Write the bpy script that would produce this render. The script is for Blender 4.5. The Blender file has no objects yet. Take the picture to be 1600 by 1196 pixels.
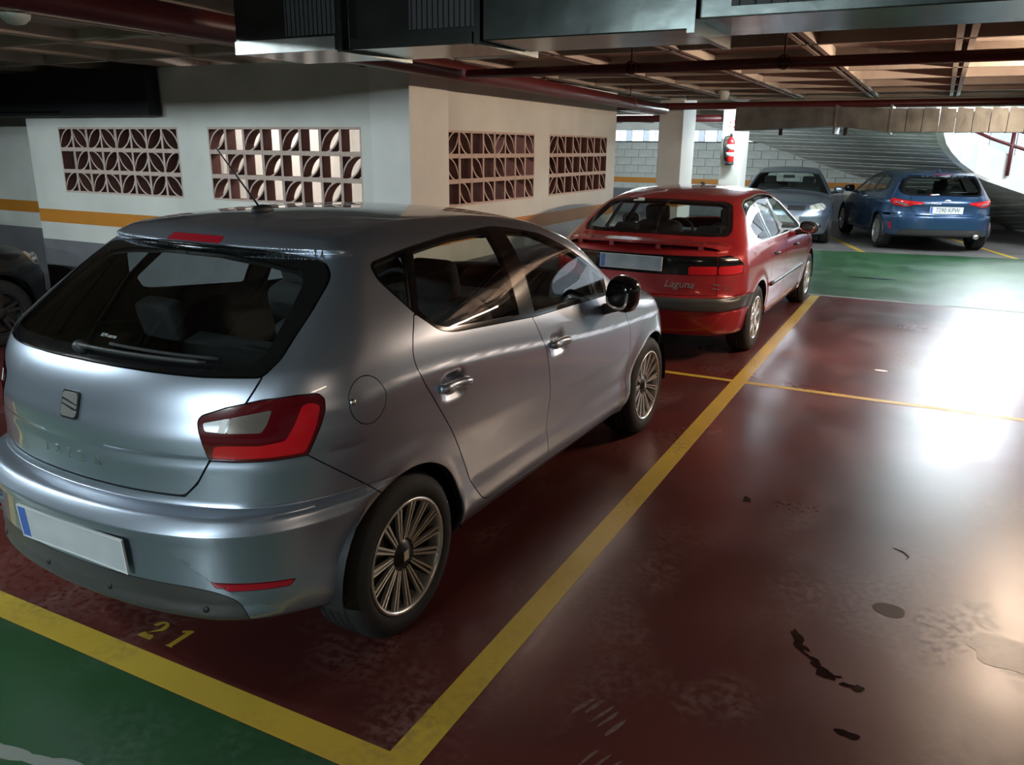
import bpy, bmesh, math, random
import numpy as np
from mathutils import Vector, Matrix
random.seed(7)
R = math.radians
sc = bpy.context.scene
COL = sc.collection

# ------------------------------------------------------------------ camera
cam_d = bpy.data.cameras.new('camera'); cam = bpy.data.objects.new('camera', cam_d); COL.objects.link(cam)
F_PX, PITCH, ROLL, YAW, CAM_H = 1255.37, 0.285911, 0.011134, 0.473018, 1.69643
cam_d.sensor_fit = 'HORIZONTAL'; cam_d.sensor_width = 36.0; cam_d.lens = F_PX / 1600 * 36.0
cam_d.clip_start = 0.05; cam_d.clip_end = 200
_f = Vector((-math.sin(YAW)*math.cos(PITCH), math.cos(YAW)*math.cos(PITCH), -math.sin(PITCH)))
_r = Vector((math.cos(YAW), math.sin(YAW), 0)); _u = _r.cross(_f)
_r2 = math.cos(ROLL)*_r + math.sin(ROLL)*_u; _u2 = -math.sin(ROLL)*_r + math.cos(ROLL)*_u
cam.matrix_world = Matrix(((_r2.x, _u2.x, -_f.x, 0), (_r2.y, _u2.y, -_f.y, 0), (_r2.z, _u2.z, -_f.z, CAM_H), (0, 0, 0, 1)))
sc.camera = cam

# ------------------------------------------------------------------ world, exposure
w = bpy.data.worlds.new('world'); sc.world = w; w.use_nodes = True
w.node_tree.nodes['Background'].inputs[0].default_value = (0.55, 0.62, 0.75, 1)
w.node_tree.nodes['Background'].inputs[1].default_value = 0.012
sc.view_settings.view_transform = 'Standard'; sc.view_settings.look = 'None'
sc.view_settings.gamma = 1.0; sc.view_settings.use_curve_mapping = False
sc.view_settings.exposure = 0.0

# ------------------------------------------------------------------ large area lights
def area(name, loc, rot, size, power, color):
    l = bpy.data.lights.new(name, 'AREA'); l.shape = 'RECTANGLE'; l.size, l.size_y = size
    l.energy = power; l.color = color
    o = bpy.data.objects.new(name, l); COL.objects.link(o); o.location = loc; o.rotation_euler = rot
    return o
COOL, WARM, DAY = (0.80, 0.95, 1.0), (1.0, 0.76, 0.56), (0.84, 0.93, 1.0)
# daylight falling down the open ramp well behind the far duct
area('ramp_well_daylight', (1.45, 20.3, 3.72), (R(-90), 0, 0), (1.3, 1.2), 230, DAY)

area('far_aisle_fill', (3.4, 13.7, 4.5), (0, R(24), 0), (2.6, 3.0), 620, DAY)  # added fill light from overhead, brightens the far green aisle

# ------------------------------------------------------------------ materials
MATS = {}
def mat(name, color, rough=0.5, metal=0.0, spec=0.5, coat=0.0, coat_r=0.05, vary=0.0, scale=6.0, bump=0.0, bump_scale=60.0, color2=None, rough2=None, emit=None, emit_s=0.0, detail=6.0):
    m = bpy.data.materials.new(name); m.use_nodes = True; nt = m.node_tree
    b = nt.nodes['Principled BSDF']
    b.inputs['Base Color'].default_value = (*color, 1); b.inputs['Roughness'].default_value = rough
    b.inputs['Metallic'].default_value = metal; b.inputs['Specular IOR Level'].default_value = spec
    b.inputs['Coat Weight'].default_value = coat; b.inputs['Coat Roughness'].default_value = coat_r
    if emit: b.inputs['Emission Color'].default_value = (*emit, 1); b.inputs['Emission Strength'].default_value = emit_s
    if vary > 0 or color2 or rough2 is not None:
        tc = nt.nodes.new('ShaderNodeTexCoord'); n = nt.nodes.new('ShaderNodeTexNoise'); n.inputs['Scale'].default_value = scale
        n.inputs['Detail'].default_value = detail; nt.links.new(tc.outputs['Object'], n.inputs['Vector'])
        cr = nt.nodes.new('ShaderNodeValToRGB'); cr.color_ramp.elements[0].position = 0.35; cr.color_ramp.elements[1].position = 0.68
        c2 = color2 if color2 else tuple(max(0, c*(1-vary)) for c in color)
        cr.color_ramp.elements[0].color = (*c2, 1); cr.color_ramp.elements[1].color = (*color, 1)
        nt.links.new(n.outputs['Fac'], cr.inputs['Fac']); nt.links.new(cr.outputs['Color'], b.inputs['Base Color'])
        if rough2 is not None:
            mr = nt.nodes.new('ShaderNodeMapRange'); mr.inputs[1].default_value = .35; mr.inputs[2].default_value = .68
            mr.inputs[3].default_value = rough2; mr.inputs[4].default_value = rough
            nt.links.new(n.outputs['Fac'], mr.inputs[0]); nt.links.new(mr.outputs[0], b.inputs['Roughness'])
    if bump > 0:
        tc2 = nt.nodes.new('ShaderNodeTexCoord'); n2 = nt.nodes.new('ShaderNodeTexNoise'); n2.inputs['Scale'].default_value = bump_scale; n2.inputs['Detail'].default_value = 5
        nt.links.new(tc2.outputs['Object'], n2.inputs['Vector'])
        bp = nt.nodes.new('ShaderNodeBump'); bp.inputs['Strength'].default_value = bump; bp.inputs['Distance'].default_value = 0.01
        nt.links.new(n2.outputs['Fac'], bp.inputs['Height']); nt.links.new(bp.outputs['Normal'], b.inputs['Normal'])
    MATS[name] = m; return m
def glass(name, tint, ior=1.5, rough=0.0):
    m = bpy.data.materials.new(name); m.use_nodes = True; nt = m.node_tree; nt.nodes.clear()
    o = nt.nodes.new('ShaderNodeOutputMaterial'); t = nt.nodes.new('ShaderNodeBsdfTransparent'); g = nt.nodes.new('ShaderNodeBsdfGlossy')
    t.inputs[0].default_value = (*tint, 1); g.inputs['Roughness'].default_value = rough; g.inputs['Color'].default_value = (1, 1, 1, 1)
    fr = nt.nodes.new('ShaderNodeFresnel'); ge = nt.nodes.new('ShaderNodeNewGeometry'); mr = nt.nodes.new('ShaderNodeMapRange')   # a thin pane: same reflection from either face
    mr.inputs[3].default_value = ior; mr.inputs[4].default_value = 1/ior; nt.links.new(ge.outputs['Backfacing'], mr.inputs[0]); nt.links.new(mr.outputs[0], fr.inputs[0])
    mx = nt.nodes.new('ShaderNodeMixShader'); nt.links.new(fr.outputs[0], mx.inputs[0]); nt.links.new(t.outputs[0], mx.inputs[1]); nt.links.new(g.outputs[0], mx.inputs[2])
    nt.links.new(mx.outputs[0], o.inputs[0]); MATS[name] = m; return m

def floor_paint(name, base, dark, worn, rough=0.30, worn_amt=0.5, spec=0.5):
    """painted concrete: broad tone drift, scuffed worn patches, uneven gloss"""
    m = bpy.data.materials.new(name); m.use_nodes = True; nt = m.node_tree; b = nt.nodes['Principled BSDF']; L = nt.links
    def nd(t): return nt.nodes.new(t)
    geo = nd('ShaderNodeNewGeometry')
    def noise(scale, detail, off=0.0, dist=0.0, stretch=None):
        mp = nd('ShaderNodeMapping'); mp.inputs['Location'].default_value = (off, off*1.7, 0)
        if stretch: mp.inputs['Scale'].default_value = stretch
        L.new(geo.outputs['Position'], mp.inputs['Vector'])
        n = nd('ShaderNodeTexNoise'); n.inputs['Scale'].default_value = scale; n.inputs['Detail'].default_value = detail
        n.inputs['Distortion'].default_value = dist; L.new(mp.outputs[0], n.inputs['Vector']); return n
    def ramp(src, lo, hi):
        r_ = nd('ShaderNodeMapRange'); r_.inputs[1].default_value = lo; r_.inputs[2].default_value = hi; L.new(src, r_.inputs[0]); return r_.outputs[0]
    n1 = noise(0.9, 2, 3.1); n2 = noise(2.6, 5, 7.7, .3, (1.0, .55, 1)); n3 = noise(34, 6, 1.3, .3); n4 = noise(1.3, 2, 11.0)
    mx = nd('ShaderNodeMix'); mx.data_type = 'RGBA'; mx.inputs[6].default_value = (*dark, 1); mx.inputs[7].default_value = (*base, 1)
    L.new(ramp(n1.outputs['Fac'], .36, .64), mx.inputs[0])
    mul = nd('ShaderNodeMath'); mul.operation = 'MULTIPLY'; L.new(ramp(n2.outputs['Fac'], .48, .74), mul.inputs[0]); L.new(ramp(n3.outputs['Fac'], .42, .62), mul.inputs[1])
    mu2 = nd('ShaderNodeMath'); mu2.operation = 'MULTIPLY'; L.new(mul.outputs[0], mu2.inputs[0]); mu2.inputs[1].default_value = worn_amt
    mx2 = nd('ShaderNodeMix'); mx2.data_type = 'RGBA'; L.new(mu2.outputs[0], mx2.inputs[0]); L.new(mx.outputs[2], mx2.inputs[6]); mx2.inputs[7].default_value = (*worn, 1)
    L.new(mx2.outputs[2], b.inputs['Base Color'])
    rr = nd('ShaderNodeMapRange'); rr.inputs[1].default_value = .35; rr.inputs[2].default_value = .65; rr.inputs[3].default_value = rough - .03; rr.inputs[4].default_value = rough + .05
    L.new(n4.outputs['Fac'], rr.inputs[0]); ad = nd('ShaderNodeMath'); ad.operation = 'ADD'; L.new(rr.outputs[0], ad.inputs[0])
    m3 = nd('ShaderNodeMath'); m3.operation = 'MULTIPLY'; L.new(mu2.outputs[0], m3.inputs[0]); m3.inputs[1].default_value = .25; L.new(m3.outputs[0], ad.inputs[1])
    L.new(ad.outputs[0], b.inputs['Roughness']); b.inputs['Specular IOR Level'].default_value = spec
    bp = nd('ShaderNodeBump'); bp.inputs['Strength'].default_value = .06; bp.inputs['Distance'].default_value = .004
    nb = noise(9, 2, 5.0); L.new(nb.outputs['Fac'], bp.inputs['Height']); L.new(bp.outputs['Normal'], b.inputs['Normal'])
    MATS[name] = m; return m

floor_paint('red_floor', (.098, .021, .017), (.056, .014, .012), (.16, .09, .078), .30, .8, .34)
floor_paint('green_floor', (.022, .075, .027), (.014, .048, .018), (.11, .14, .115), .36, .6)
floor_paint('grey_floor', (.16, .15, .145), (.10, .09, .088), (.24, .23, .22), .38, .5)
floor_paint('yellow_paint', (.50, .35, .040), (.38, .25, .028), (.20, .13, .04), .42, .7)
floor_paint('pale_concrete', (.22, .235, .21), (.13, .15, .125), (.30, .30, .28), .6, .6)
mat('white_wall', (.66, .66, .61), .75, vary=.16, scale=1.6, bump=.25, bump_scale=35)
mat('white_pillar', (.70, .69, .65), .7, vary=.10, scale=3.0, bump=.2, bump_scale=40)
mat('orange_stripe', (.52, .20, .022), .6, vary=.12, scale=4)
mat('grey_dado', (.165, .165, .178), .6, vary=.2, scale=3)
mat('concrete', (.42, .35, .30), .85, vary=.28, scale=2.2, bump=.5, bump_scale=18)
mat('terracotta', (.155, .060, .046), .85, vary=.3, scale=14)
mat('dusty_clay', (.56, .43, .37), .85, vary=.2, scale=20)
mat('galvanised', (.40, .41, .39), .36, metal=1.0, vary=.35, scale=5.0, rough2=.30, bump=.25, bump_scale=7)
mat('galvanised_shaded', (.13, .15, .145), .20, metal=1.0, vary=.35, scale=5.0, bump=.12, bump_scale=7)  # same galvanised metal, with the dark surroundings it mirrors put into the colour
mat('dark_steel', (.008, .009, .012), .6, metal=.1, vary=.3, scale=3)
mat('pipe_red', (.105, .011, .012), .42, vary=.2, scale=6)
mat('block_white', (.56, .57, .53), .8, vary=.18, scale=5, bump=.4, bump_scale=40)
mat('mortar', (.30, .30, .29), .9)
mat('black', (.008, .008, .009), .55)
mat('black_gloss', (.006, .006, .007), .12, coat=.5)
mat('black_plastic', (.018, .018, .020), .5, bump=.1, bump_scale=400)
mat('rubber', (.013, .013, .013), .75, bump=.15, bump_scale=200)
mat('chrome', (.78, .78, .78), .28, metal=1.0)
mat('alloy', (.68, .67, .65), .30, metal=.75)
mat('alloy_dark', (.012, .012, .013), .35)
mat('alloy_silver', (.66, .65, .62), .30, metal=.85)
mat('steel_disc', (.25, .24, .23), .35, metal=1.0)
mat('plate_white', (.62, .63, .63), .45)
mat('plate_blur', (.50, .52, .53), .5, color2=(.40, .42, .44), scale=7, detail=1)
mat('plate_blur_blue', (.40, .44, .47), .5, color2=(.26, .32, .38), scale=7, detail=1)
mat('plate_blue', (.05, .12, .42), .45)
mat('plate_ink', (.02, .02, .025), .5)
mat('interior', (.012, .012, .013), .85)
mat('seat_cloth', (.013, .013, .015), .9, vary=.3, scale=60)
mat('interior_light', (.20, .20, .19), .8)
mat('lamp_red', (.50, .008, .014), .12, coat=.8, coat_r=.02)
mat('lamp_red_dark', (.085, .003, .006), .10, coat=1.0, coat_r=.02)
mat('lamp_clear', (.34, .36, .37), .15, metal=.6, coat=1, coat_r=.02)
mat('headlamp', (.72, .72, .64), .2, metal=.35, coat=1, coat_r=.02)
mat('concrete_ramp', (.64, .65, .60), .8, vary=.2, scale=4)
mat('lamp_amber', (.22, .19, .17), .15, metal=.5, coat=1, coat_r=.02)
mat('reflector_red', (.34, .008, .020), .18, coat=.6)
mat('sticker_white', (.55, .62, .60), .6)
mat('ext_red', (.55, .018, .020), .3, coat=.4)
mat('sign_red', (.50, .03, .06), .5)
mat('sign_white', (.8, .8, .8), .5)
mat('daylight_panel', (.7, .75, .8), .6, emit=(.78, .88, 1.0), emit_s=1.3)
mat('daylight_panel_dim', (.6, .65, .7), .6, emit=(.62, .74, .88), emit_s=.55)
mat('lamp_tube', (.9, .9, .9), .4, emit=(1, .97, .92), emit_s=9)
mat('lamp_housing', (.62, .62, .60), .5)
mat('dome', (.55, .60, .58), .5)
mat('scuff', (.14, .08, .07), .6, color2=(.08, .03, .025), scale=40)
mat('oil', (.012, .006, .006), .10, coat=.3)
mat('damp', (.075, .034, .022), .5, spec=.08)
mat('dried_puddle', (.14, .075, .055), .36, spec=.30, vary=.5, scale=22)
mat('paint_silver', (.37, .415, .495), .37, metal=.86, coat=1.0, coat_r=.03)
mat('paint_roof', (.205, .228, .275), .34, metal=.55, coat=1.0, coat_r=.03)
mat('paint_red', (.30, .014, .018), .35, metal=.25, coat=1.0, coat_r=.04)
mat('paint_red_worn', (.30, .014, .018), .35, metal=.25, coat=1.0, coat_r=.04)
mat('paint_bluegrey', (.30, .36, .45), .33, metal=.85, coat=1.0, coat_r=.04)
mat('paint_blue', (.022, .060, .135), .35, metal=.5, coat=1.0, coat_r=.03)
mat('paint_black', (.004, .004, .005), .40, spec=.2, coat=.25, coat_r=.06)
mat('bumper_grey', (.045, .044, .042), .42)
glass('glass_side', (.84, .88, .86)); glass('glass_rear', (.80, .86, .84)); glass('glass_screen', (.84, .91, .88)); glass('lens_clear', (.92, .94, .95), 1.4)
mat('mirror_glass', (.5, .5, .52), .03, metal=1.0)

# ------------------------------------------------------------------ object helpers
def link(o, parent=None):
    COL.objects.link(o)
    if parent is not None: o.parent = parent
    return o
def tag(o, label=None, cat=None, group=None, kind=None):
    if label: o['label'] = label
    if cat: o['category'] = cat
    if group: o['group'] = group
    if kind: o['kind'] = kind
    return o
def empty(name, loc=(0, 0, 0), rz=0.0, parent=None):
    o = bpy.data.objects.new(name, None); o.empty_display_size = .1; o.location = loc; o.rotation_euler = (0, 0, rz); return link(o, parent)
def mobj(name, me, m, parent=None):
    if isinstance(m, (list, tuple)):
        for x in m: me.materials.append(MATS[x])
    elif m: me.materials.append(MATS[m])
    return link(bpy.data.objects.new(name, me), parent)
class MB:
    """collects shapes into one mesh"""
    def __init__(s): s.v, s.f, s.mi, s.sm = [], [], [], []
    def add(s, v, f, mi=0, smooth=False):
        o = len(s.v); s.v += [tuple(p) for p in v]; s.f += [tuple(i + o for i in q) for q in f]; s.mi += [mi]*len(f); s.sm += [smooth]*len(f); return s
    def box(s, lo, hi, mi=0, M=None):
        x0, y0, z0 = lo; x1, y1, z1 = hi
        v = [(x0,y0,z0),(x1,y0,z0),(x1,y1,z0),(x0,y1,z0),(x0,y0,z1),(x1,y0,z1),(x1,y1,z1),(x0,y1,z1)]
        if M is not None: v = [M @ Vector(p) for p in v]
        return s.add(v, [(0,3,2,1),(4,5,6,7),(0,1,5,4),(1,2,6,5),(2,3,7,6),(3,0,4,7)], mi)
    def tube(s, pts, r, seg=12, mi=0, caps=True, smooth=True):
        pts = [Vector(p) for p in pts]; n = len(pts); rs = r if isinstance(r, (list, tuple)) else [r]*n
        v, f = [], []
        up = None
        for i, p in enumerate(pts):
            d = (pts[min(i+1, n-1)] - pts[max(i-1, 0)]).normalized()
            if up is None: up = Vector((0, 0, 1)) if abs(d.z) < .9 else Vector((1, 0, 0))
            a = d.cross(up).normalized(); b = a.cross(d).normalized(); up = b
            for k in range(seg):
                t = 2*math.pi*k/seg; v.append(p + rs[i]*(math.cos(t)*a + math.sin(t)*b))
        for i in range(n-1):
            for k in range(seg):
                k2 = (k+1) % seg; f.append((i*seg+k, i*seg+k2, (i+1)*seg+k2, (i+1)*seg+k))
        s.add(v, f, mi, smooth)
        if caps:
            s.add(v[:seg], [tuple(range(seg))[::-1]], mi); s.add(v[-seg:], [tuple(range(seg))], mi)
        return s
    def lathe(s, prof, seg=32, axis='x', org=(0, 0, 0), mi=0, smooth=True):
        """prof: (radius, along-axis)"""
        v, f = [], []; n = len(prof)
        for k in range(seg):
            t = 2*math.pi*k/seg; c, sn = math.cos(t), math.sin(t)
            for r_, a in prof:
                p = (a, r_*c, r_*sn) if axis == 'x' else ((r_*c, r_*sn, a) if axis == 'z' else (r_*c, a, r_*sn))
                v.append((p[0]+org[0], p[1]+org[1], p[2]+org[2]))
        for k in range(seg):
            k2 = (k+1) % seg
            for i in range(n-1): f.append((k*n+i, k2*n+i, k2*n+i+1, k*n+i+1))
        return s.add(v, f, mi, smooth)
    def prism(s, poly, z0, z1, mi=0, M=None, top_mi=None):
        """poly: (x, y) outline counter-clockwise, extruded from z0 to z1"""
        n = len(poly); v = [Vector((x, y, z0)) for x, y in poly] + [Vector((x, y, z1)) for x, y in poly]
        if M is not None: v = [M @ p for p in v]
        s.add(v, [tuple(range(n))[::-1]], mi); s.add(v, [tuple(range(n, 2*n))], mi if top_mi is None else top_mi)
        return s.add(v, [(i, (i+1) % n, n+(i+1) % n, n+i) for i in range(n)], mi)
    def ball(s, c, r, seg=16, rings=10, mi=0, p=1.0, M=None):
        v, f = [], []
        sg = lambda a, e: math.copysign(abs(a)**e, a)
        for i in range(rings+1):
            ph = -math.pi/2 + math.pi*i/rings
            for k in range(seg):
                t = 2*math.pi*k/seg
                q = Vector((sg(math.cos(ph), p)*sg(math.cos(t), p)*r[0], sg(math.cos(ph), p)*sg(math.sin(t), p)*r[1], sg(math.sin(ph), p)*r[2]))
                if M is not None: q = M @ q
                v.append(q + Vector(c))
        for i in range(rings):
            for k in range(seg):
                k2 = (k+1) % seg; f.append((i*seg+k, i*seg+k2, (i+1)*seg+k2, (i+1)*seg+k))
        return s.add(v, f, mi, True)
    def mesh(s, name):
        me = bpy.data.meshes.new(name); me.from_pydata([tuple(p) for p in s.v], [], s.f)
        me.polygons.foreach_set('material_index', s.mi); me.polygons.foreach_set('use_smooth', s.sm); me.update(); return me
    def build(s, name, m, parent=None, bevel=0.0, seg=2):
        me = s.mesh(name)
        if bevel > 0 or any(s.sm):
            bm = bmesh.new(); bm.from_mesh(me); bmesh.ops.remove_doubles(bm, verts=bm.verts, dist=1e-5)
            bmesh.ops.recalc_face_normals(bm, faces=bm.faces)
            if bevel > 0:
                bmesh.ops.bevel(bm, geom=[e for e in bm.edges if len(e.link_faces) == 2 and e.calc_face_angle(0) > .5], offset=bevel, segments=seg, affect='EDGES', profile=.5)
            bm.to_mesh(me); bm.free()
        return mobj(name, me, m, parent)
def box(name, lo, hi, m, parent=None, bevel=0.0):
    return MB().box(lo, hi).build(name, m, parent, bevel)
def text_obj(name, body, size, m, parent, M, extrude=.001, align='CENTER', shear=0.0, spacing=1.0, sx=1.0):
    cu = bpy.data.curves.new(name, 'FONT'); cu.body = body; cu.size = size; cu.extrude = extrude; cu.align_x = align; cu.align_y = 'CENTER'; cu.shear = shear; cu.space_character = spacing
    tmp = bpy.data.objects.new(name, cu); COL.objects.link(tmp)
    dg = bpy.context.evaluated_depsgraph_get(); me = bpy.data.meshes.new_from_object(tmp.evaluated_get(dg))
    bpy.data.objects.remove(tmp); bpy.data.curves.remove(cu)
    me.transform(M @ Matrix.Diagonal((sx, 1, 1, 1))); return mobj(name, me, m, parent)
# ================================================================== the room
CEIL = 2.33
XW, YW = -3.60, 5.28           # flank (facing +x) and front (facing -y) of the stairwell block
YB = 21.6                      # far block wall
def flat(name, poly, z, m, parent=None):
    me = bpy.data.meshes.new(name); me.from_pydata([(x, y, z) for x, y in poly], [], [tuple(range(len(poly)))]); me.update(); return mobj(name, me, m, parent)
# ---- floor: painted zones side by side
fl = tag(flat('floor', [(-20, 1.46), (10, 1.46), (10, 10.30), (-20, 10.30)], 0, 'red_floor'), 'dark red painted parking bay floor', kind='structure')
flat('green_aisle_paint', [(-20, -16), (10, -16), (10, 1.46), (-20, 1.46)], 0, 'green_floor', fl)
flat('green_crossing_paint', [(-14, 10.36), (10, 10.36), (10, 17.2), (-14, 13.0)], 0, 'green_floor', fl)
flat('bare_concrete_strip', [(-14, 10.30), (10, 10.30), (10, 10.36), (-14, 10.36)], 0, 'pale_concrete', fl)
flat('grey_bay_floor', [(-14, 13.0), (10, 17.2), (10, 26), (-14, 26)], 0, 'grey_floor', fl)
# ---- painted lines and number
def line(name, poly, z, label):
    n = len(poly); o = MB().prism(poly, .0003, z).build(name, 'yellow_paint'); return tag(o, label, 'floor marking', 'yellow floor markings')
line('bay_line', [(-1.19, 1.46), (-1.085, 1.46), (-1.085, 10.26), (-1.19, 10.26)], .0016, 'long yellow line running beside the right flanks of both parked cars')
line('bay_line', [(-13, 1.462), (-1.085, 1.462), (-1.085, 1.572), (-13, 1.572)], .0012, 'yellow line between the green paint and the bay marked 21')
line('bay_line', [(-3.55, 5.965), (6, 5.995), (6, 6.055), (-3.55, 6.028)], .0012, 'thin yellow line crossing the floor behind the red car')
line('bay_line', [(-1.06, 15.30), (-.96, 15.32), (-1.92, 18.2), (-2.02, 18.18)], .0012, 'slanted yellow line between the two cars parked at the back')
line('bay_line', [(1.27, 15.68), (1.37, 15.70), (.42, 18.7), (.32, 18.68)], .0012, 'slanted yellow line at the right of the dark blue hatchback')
# number 21, stencilled, read from the aisle
def digit(name, polys, org, ang, sc_, parent):
    mb = MB(); M = Matrix.Translation(org) @ Matrix.Rotation(ang, 4, 'Z') @ Matrix.Scale(sc_, 4)
    for p in polys: mb.prism(p, .3e-3/sc_, 1.4e-3/sc_, M=M)
    return mb.build(name, 'yellow_paint', parent)
num = empty('bay_number', (-2.215, 1.595, 0)); tag(num, 'yellow stencilled number 21 painted on the red floor', 'floor number')
def arc(cx, cy, rx, ry, a0, a1, n=10): return [(cx + rx*math.cos(R(a0+(a1-a0)*i/n)), cy + ry*math.sin(R(a0+(a1-a0)*i/n))) for i in range(n+1)]
two_top = arc(.30, .70, .30, .30, 185, -25, 14) + [(.32, .36), (.20, .27), (.30, .42)] + arc(.30, .70, .11, .22, -30, 180, 10)
two_bot = [(.0, .0), (.62, .0), (.62, .14), (.50, .24), (.30, .20), (.10, .26), (.02, .16)]
one = [(.14, 0), (.44, 0), (.40, .06), (.40, 1.0), (.26, 1.0), (.0, .86), (.04, .78), (.20, .84), (.20, .06)]
digit('digit', [two_top, two_bot], (-.115, .028, 0), 0, .105, num)
digit('digit', [one], (.01, .032, 0), 0, .105, num)
# ---- stains and litter on the floor
def blob(name, pts, z, m, label, cat, jit=.0, thick=.0008):
    o = MB().prism(pts, .0003, z).build(name, m); return tag(o, label, cat)
def ragged(cx, cy, rx, ry, n, seed, j=.25, ang=0):
    rnd = random.Random(seed); out = []; ks_ = [rnd.uniform(-j, j) for _ in range(n)]
    for _ in range(1 + n//12): ks_ = [1.15*(.25*ks_[i-1] + .5*ks_[i] + .25*ks_[(i+1) % n]) for i in range(n)]
    for i in range(n):
        t = 2*math.pi*i/n; k = 1 + ks_[i]; x, y = rx*k*math.cos(t), ry*k*math.sin(t)
        out.append((cx + x*math.cos(ang) - y*math.sin(ang), cy + x*math.sin(ang) + y*math.cos(ang)))
    return out
tr = empty('oil_trail', (-.15, 2.65, 0)); tag(tr, 'dark wet trail of oil drips on the red floor', 'stain')
for i, (x, y, a, b, an) in enumerate([(-.075, .085, .020, .045, .5), (-.05, .03, .016, .035, .9), (-.015, -.025, .014, .045, .9), (.03, -.075, .022, .040, 1.1), (.06, -.10, .035, .018, .2), (.115, -.118, .030, .012, .1), (.145, -.122, .018, .014, 0)]):
    MB().prism(ragged(x, y, a, b, 22, 40+i, .85, an), .0003, .0010 + .0001*i).build('drip', 'oil', tr)
blob('damp_spot', ragged(.06, 3.09, .058, .050, 22, 3, .12), .0009, 'damp', 'round brown damp spot on the red floor', 'stain')
blob('damp_patch', ragged(.46, 2.99, .16, .10, 40, 31, .55, -.2), .0009, 'dried_puddle', 'ragged dried puddle mark at the right edge of the floor', 'stain')
blob('oil_spot', ragged(-.64, 3.85, .022, .035, 20, 21, .8), .0009, 'oil', 'small dark oil spot between the yellow line and the damp spot', 'stain')
blob('oil_spot', ragged(-.02, 2.28, .030, .016, 20, 27, .8), .0009, 'oil', 'small dark oil spot at the bottom edge of the photo', 'stain')
blob('oil_spot', ragged(-.62, 12.1, .30, .05, 18, 5, .3), .0009, 'oil', 'dark streak on the far green aisle beside the red car', 'stain')
blob('paper_scrap', ragged(-.20, 6.88, .055, .025, 10, 13, .15), .004, 'sign_white', 'white scrap of paper lying on the floor beyond the thin yellow line', 'litter')
sf = empty('tyre_scuff', (-.70, 2.02, 0)); tag(sf, 'faint pale tyre scuff strokes on the red floor near the yellow corner', 'stain')
for i in range(5):
    MB().prism(ragged(-.07 + .032*i, .02*(i % 2) - .01*i, .007, .055, 18, 80+i, .45, -.35), .0003, .0009).build('stroke', 'scuff', sf)
sf2 = empty('tyre_scuff', (-.62, 1.82, 0)); tag(sf2, 'faint pale tyre scuff strokes at the bottom edge of the red floor', 'stain')
for i in range(4):
    MB().prism(ragged(-.05 + .035*i, -.012*i, .006, .045, 18, 90+i, .45, -.35), .0003, .0009).build('stroke', 'scuff', sf2)
MBs = MB().tube([(-.045, .05, .0008), (0, .03, .0008), (.022, -.01, .0008), (.012, -.045, .0008)], [.001, .0035, .003, .001], 6).build('scratch', 'pale_concrete'); MBs.location = (.09, 3.60, 0)
tag(MBs, 'small curved pale scratch on the red floor above the damp spot', 'stain')
ke = MB()
for i in range(9):
    a = ragged(-2.55 + .10*i, .990 + .018*i + random.uniform(-.008, .008), .07, .018 + random.uniform(0, .012), 14, 60+i, .35, .2)
    ke.prism(a, .0003, .0009 + .00005*i)
tag(ke.build('worn_paint_edge', 'pale_concrete'), 'pale worn strip of bare concrete at the bottom corner of the green paint', 'stain')

# ---- breeze blocks
CW, CH, CD = .2065, .206, .105
def block_mesh(kind):
    mb = MB(); w2, h2, t = CW/2, CH/2, .0135
    def fbox(x0, x1, z0, z1):   # front faces (y=0) get the dusty slot
        v = [(x0,0,z0),(x1,0,z0),(x1,0,z1),(x0,0,z1),(x0,CD,z0),(x1,CD,z0),(x1,CD,z1),(x0,CD,z1)]
        mb.add(v, [(0,1,2,3)], 1); mb.add(v, [(5,4,7,6),(4,0,3,7),(1,5,6,2),(3,2,6,7),(4,5,1,0)], 0)
    fbox(-w2, w2, -h2, -h2+t*1.35); fbox(-w2, w2, h2-t*1.35, h2); fbox(-w2, -w2+t, -h2+t, h2-t); fbox(w2-t, w2, -h2+t, h2-t)
    if kind:
        sgn = 1 if kind == 'slash' else -1
        for c in (1, -1):
            ri, ro, n = CW*.955, CW*.955+.0135, 9
            v = []
            for i in range(n+1):
                a = math.pi/2 * i/n
                for r_ in (ri - .0055, ro - .0055):
                    x = w2 - .004 - r_*math.cos(a); z = -h2 + .004 + r_*math.sin(a)
                    x, z = max(-w2+.003, min(w2-.003, x)), max(-h2+.003, min(h2-.003, z))
                    if c < 0: x, z = -x, -z
                    x *= sgn
                    v += [(x, .006, z), (x, CD-.004, z)]
            f1, f0 = [], []
            for i in range(n):
                a0 = i*4; b0 = a0+4
                f1.append((a0, b0, b0+2, a0+2)); f0 += [(a0+1, a0+3, b0+3, b0+1), (a0, a0+1, b0+1, b0), (a0+2, b0+2, b0+3, a0+3)]
            mb.add(v, f1, 1); mb.add(v, f0, 0)
    me = mb.mesh('breeze_block'); bm = bmesh.new(); bm.from_mesh(me); bmesh.ops.recalc_face_normals(bm, faces=bm.faces); bm.to_mesh(me); bm.free()
    me.materials.append(MATS['terracotta']); me.materials.append(MATS['dusty_clay']); return me
BLK = {'s': block_mesh('slash'), 'b': block_mesh('back'), 'p': block_mesh(None)}
def breeze(parent, x0, z0, rows, M):
    """rows: strings top first, one letter a block"""
    for r_, row in enumerate(rows):
        for c, k in enumerate(row):
            o = bpy.data.objects.new('breeze_block', BLK[k]); link(o, parent)
            o.matrix_local = M @ Matrix.Translation((x0 + CW*(c+.5), random.uniform(-.002, .002), z0 + CH*(len(rows)-r_-.5)))
ZW0 = 1.212; WW, WH = 8*CW, 3*CH
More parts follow.
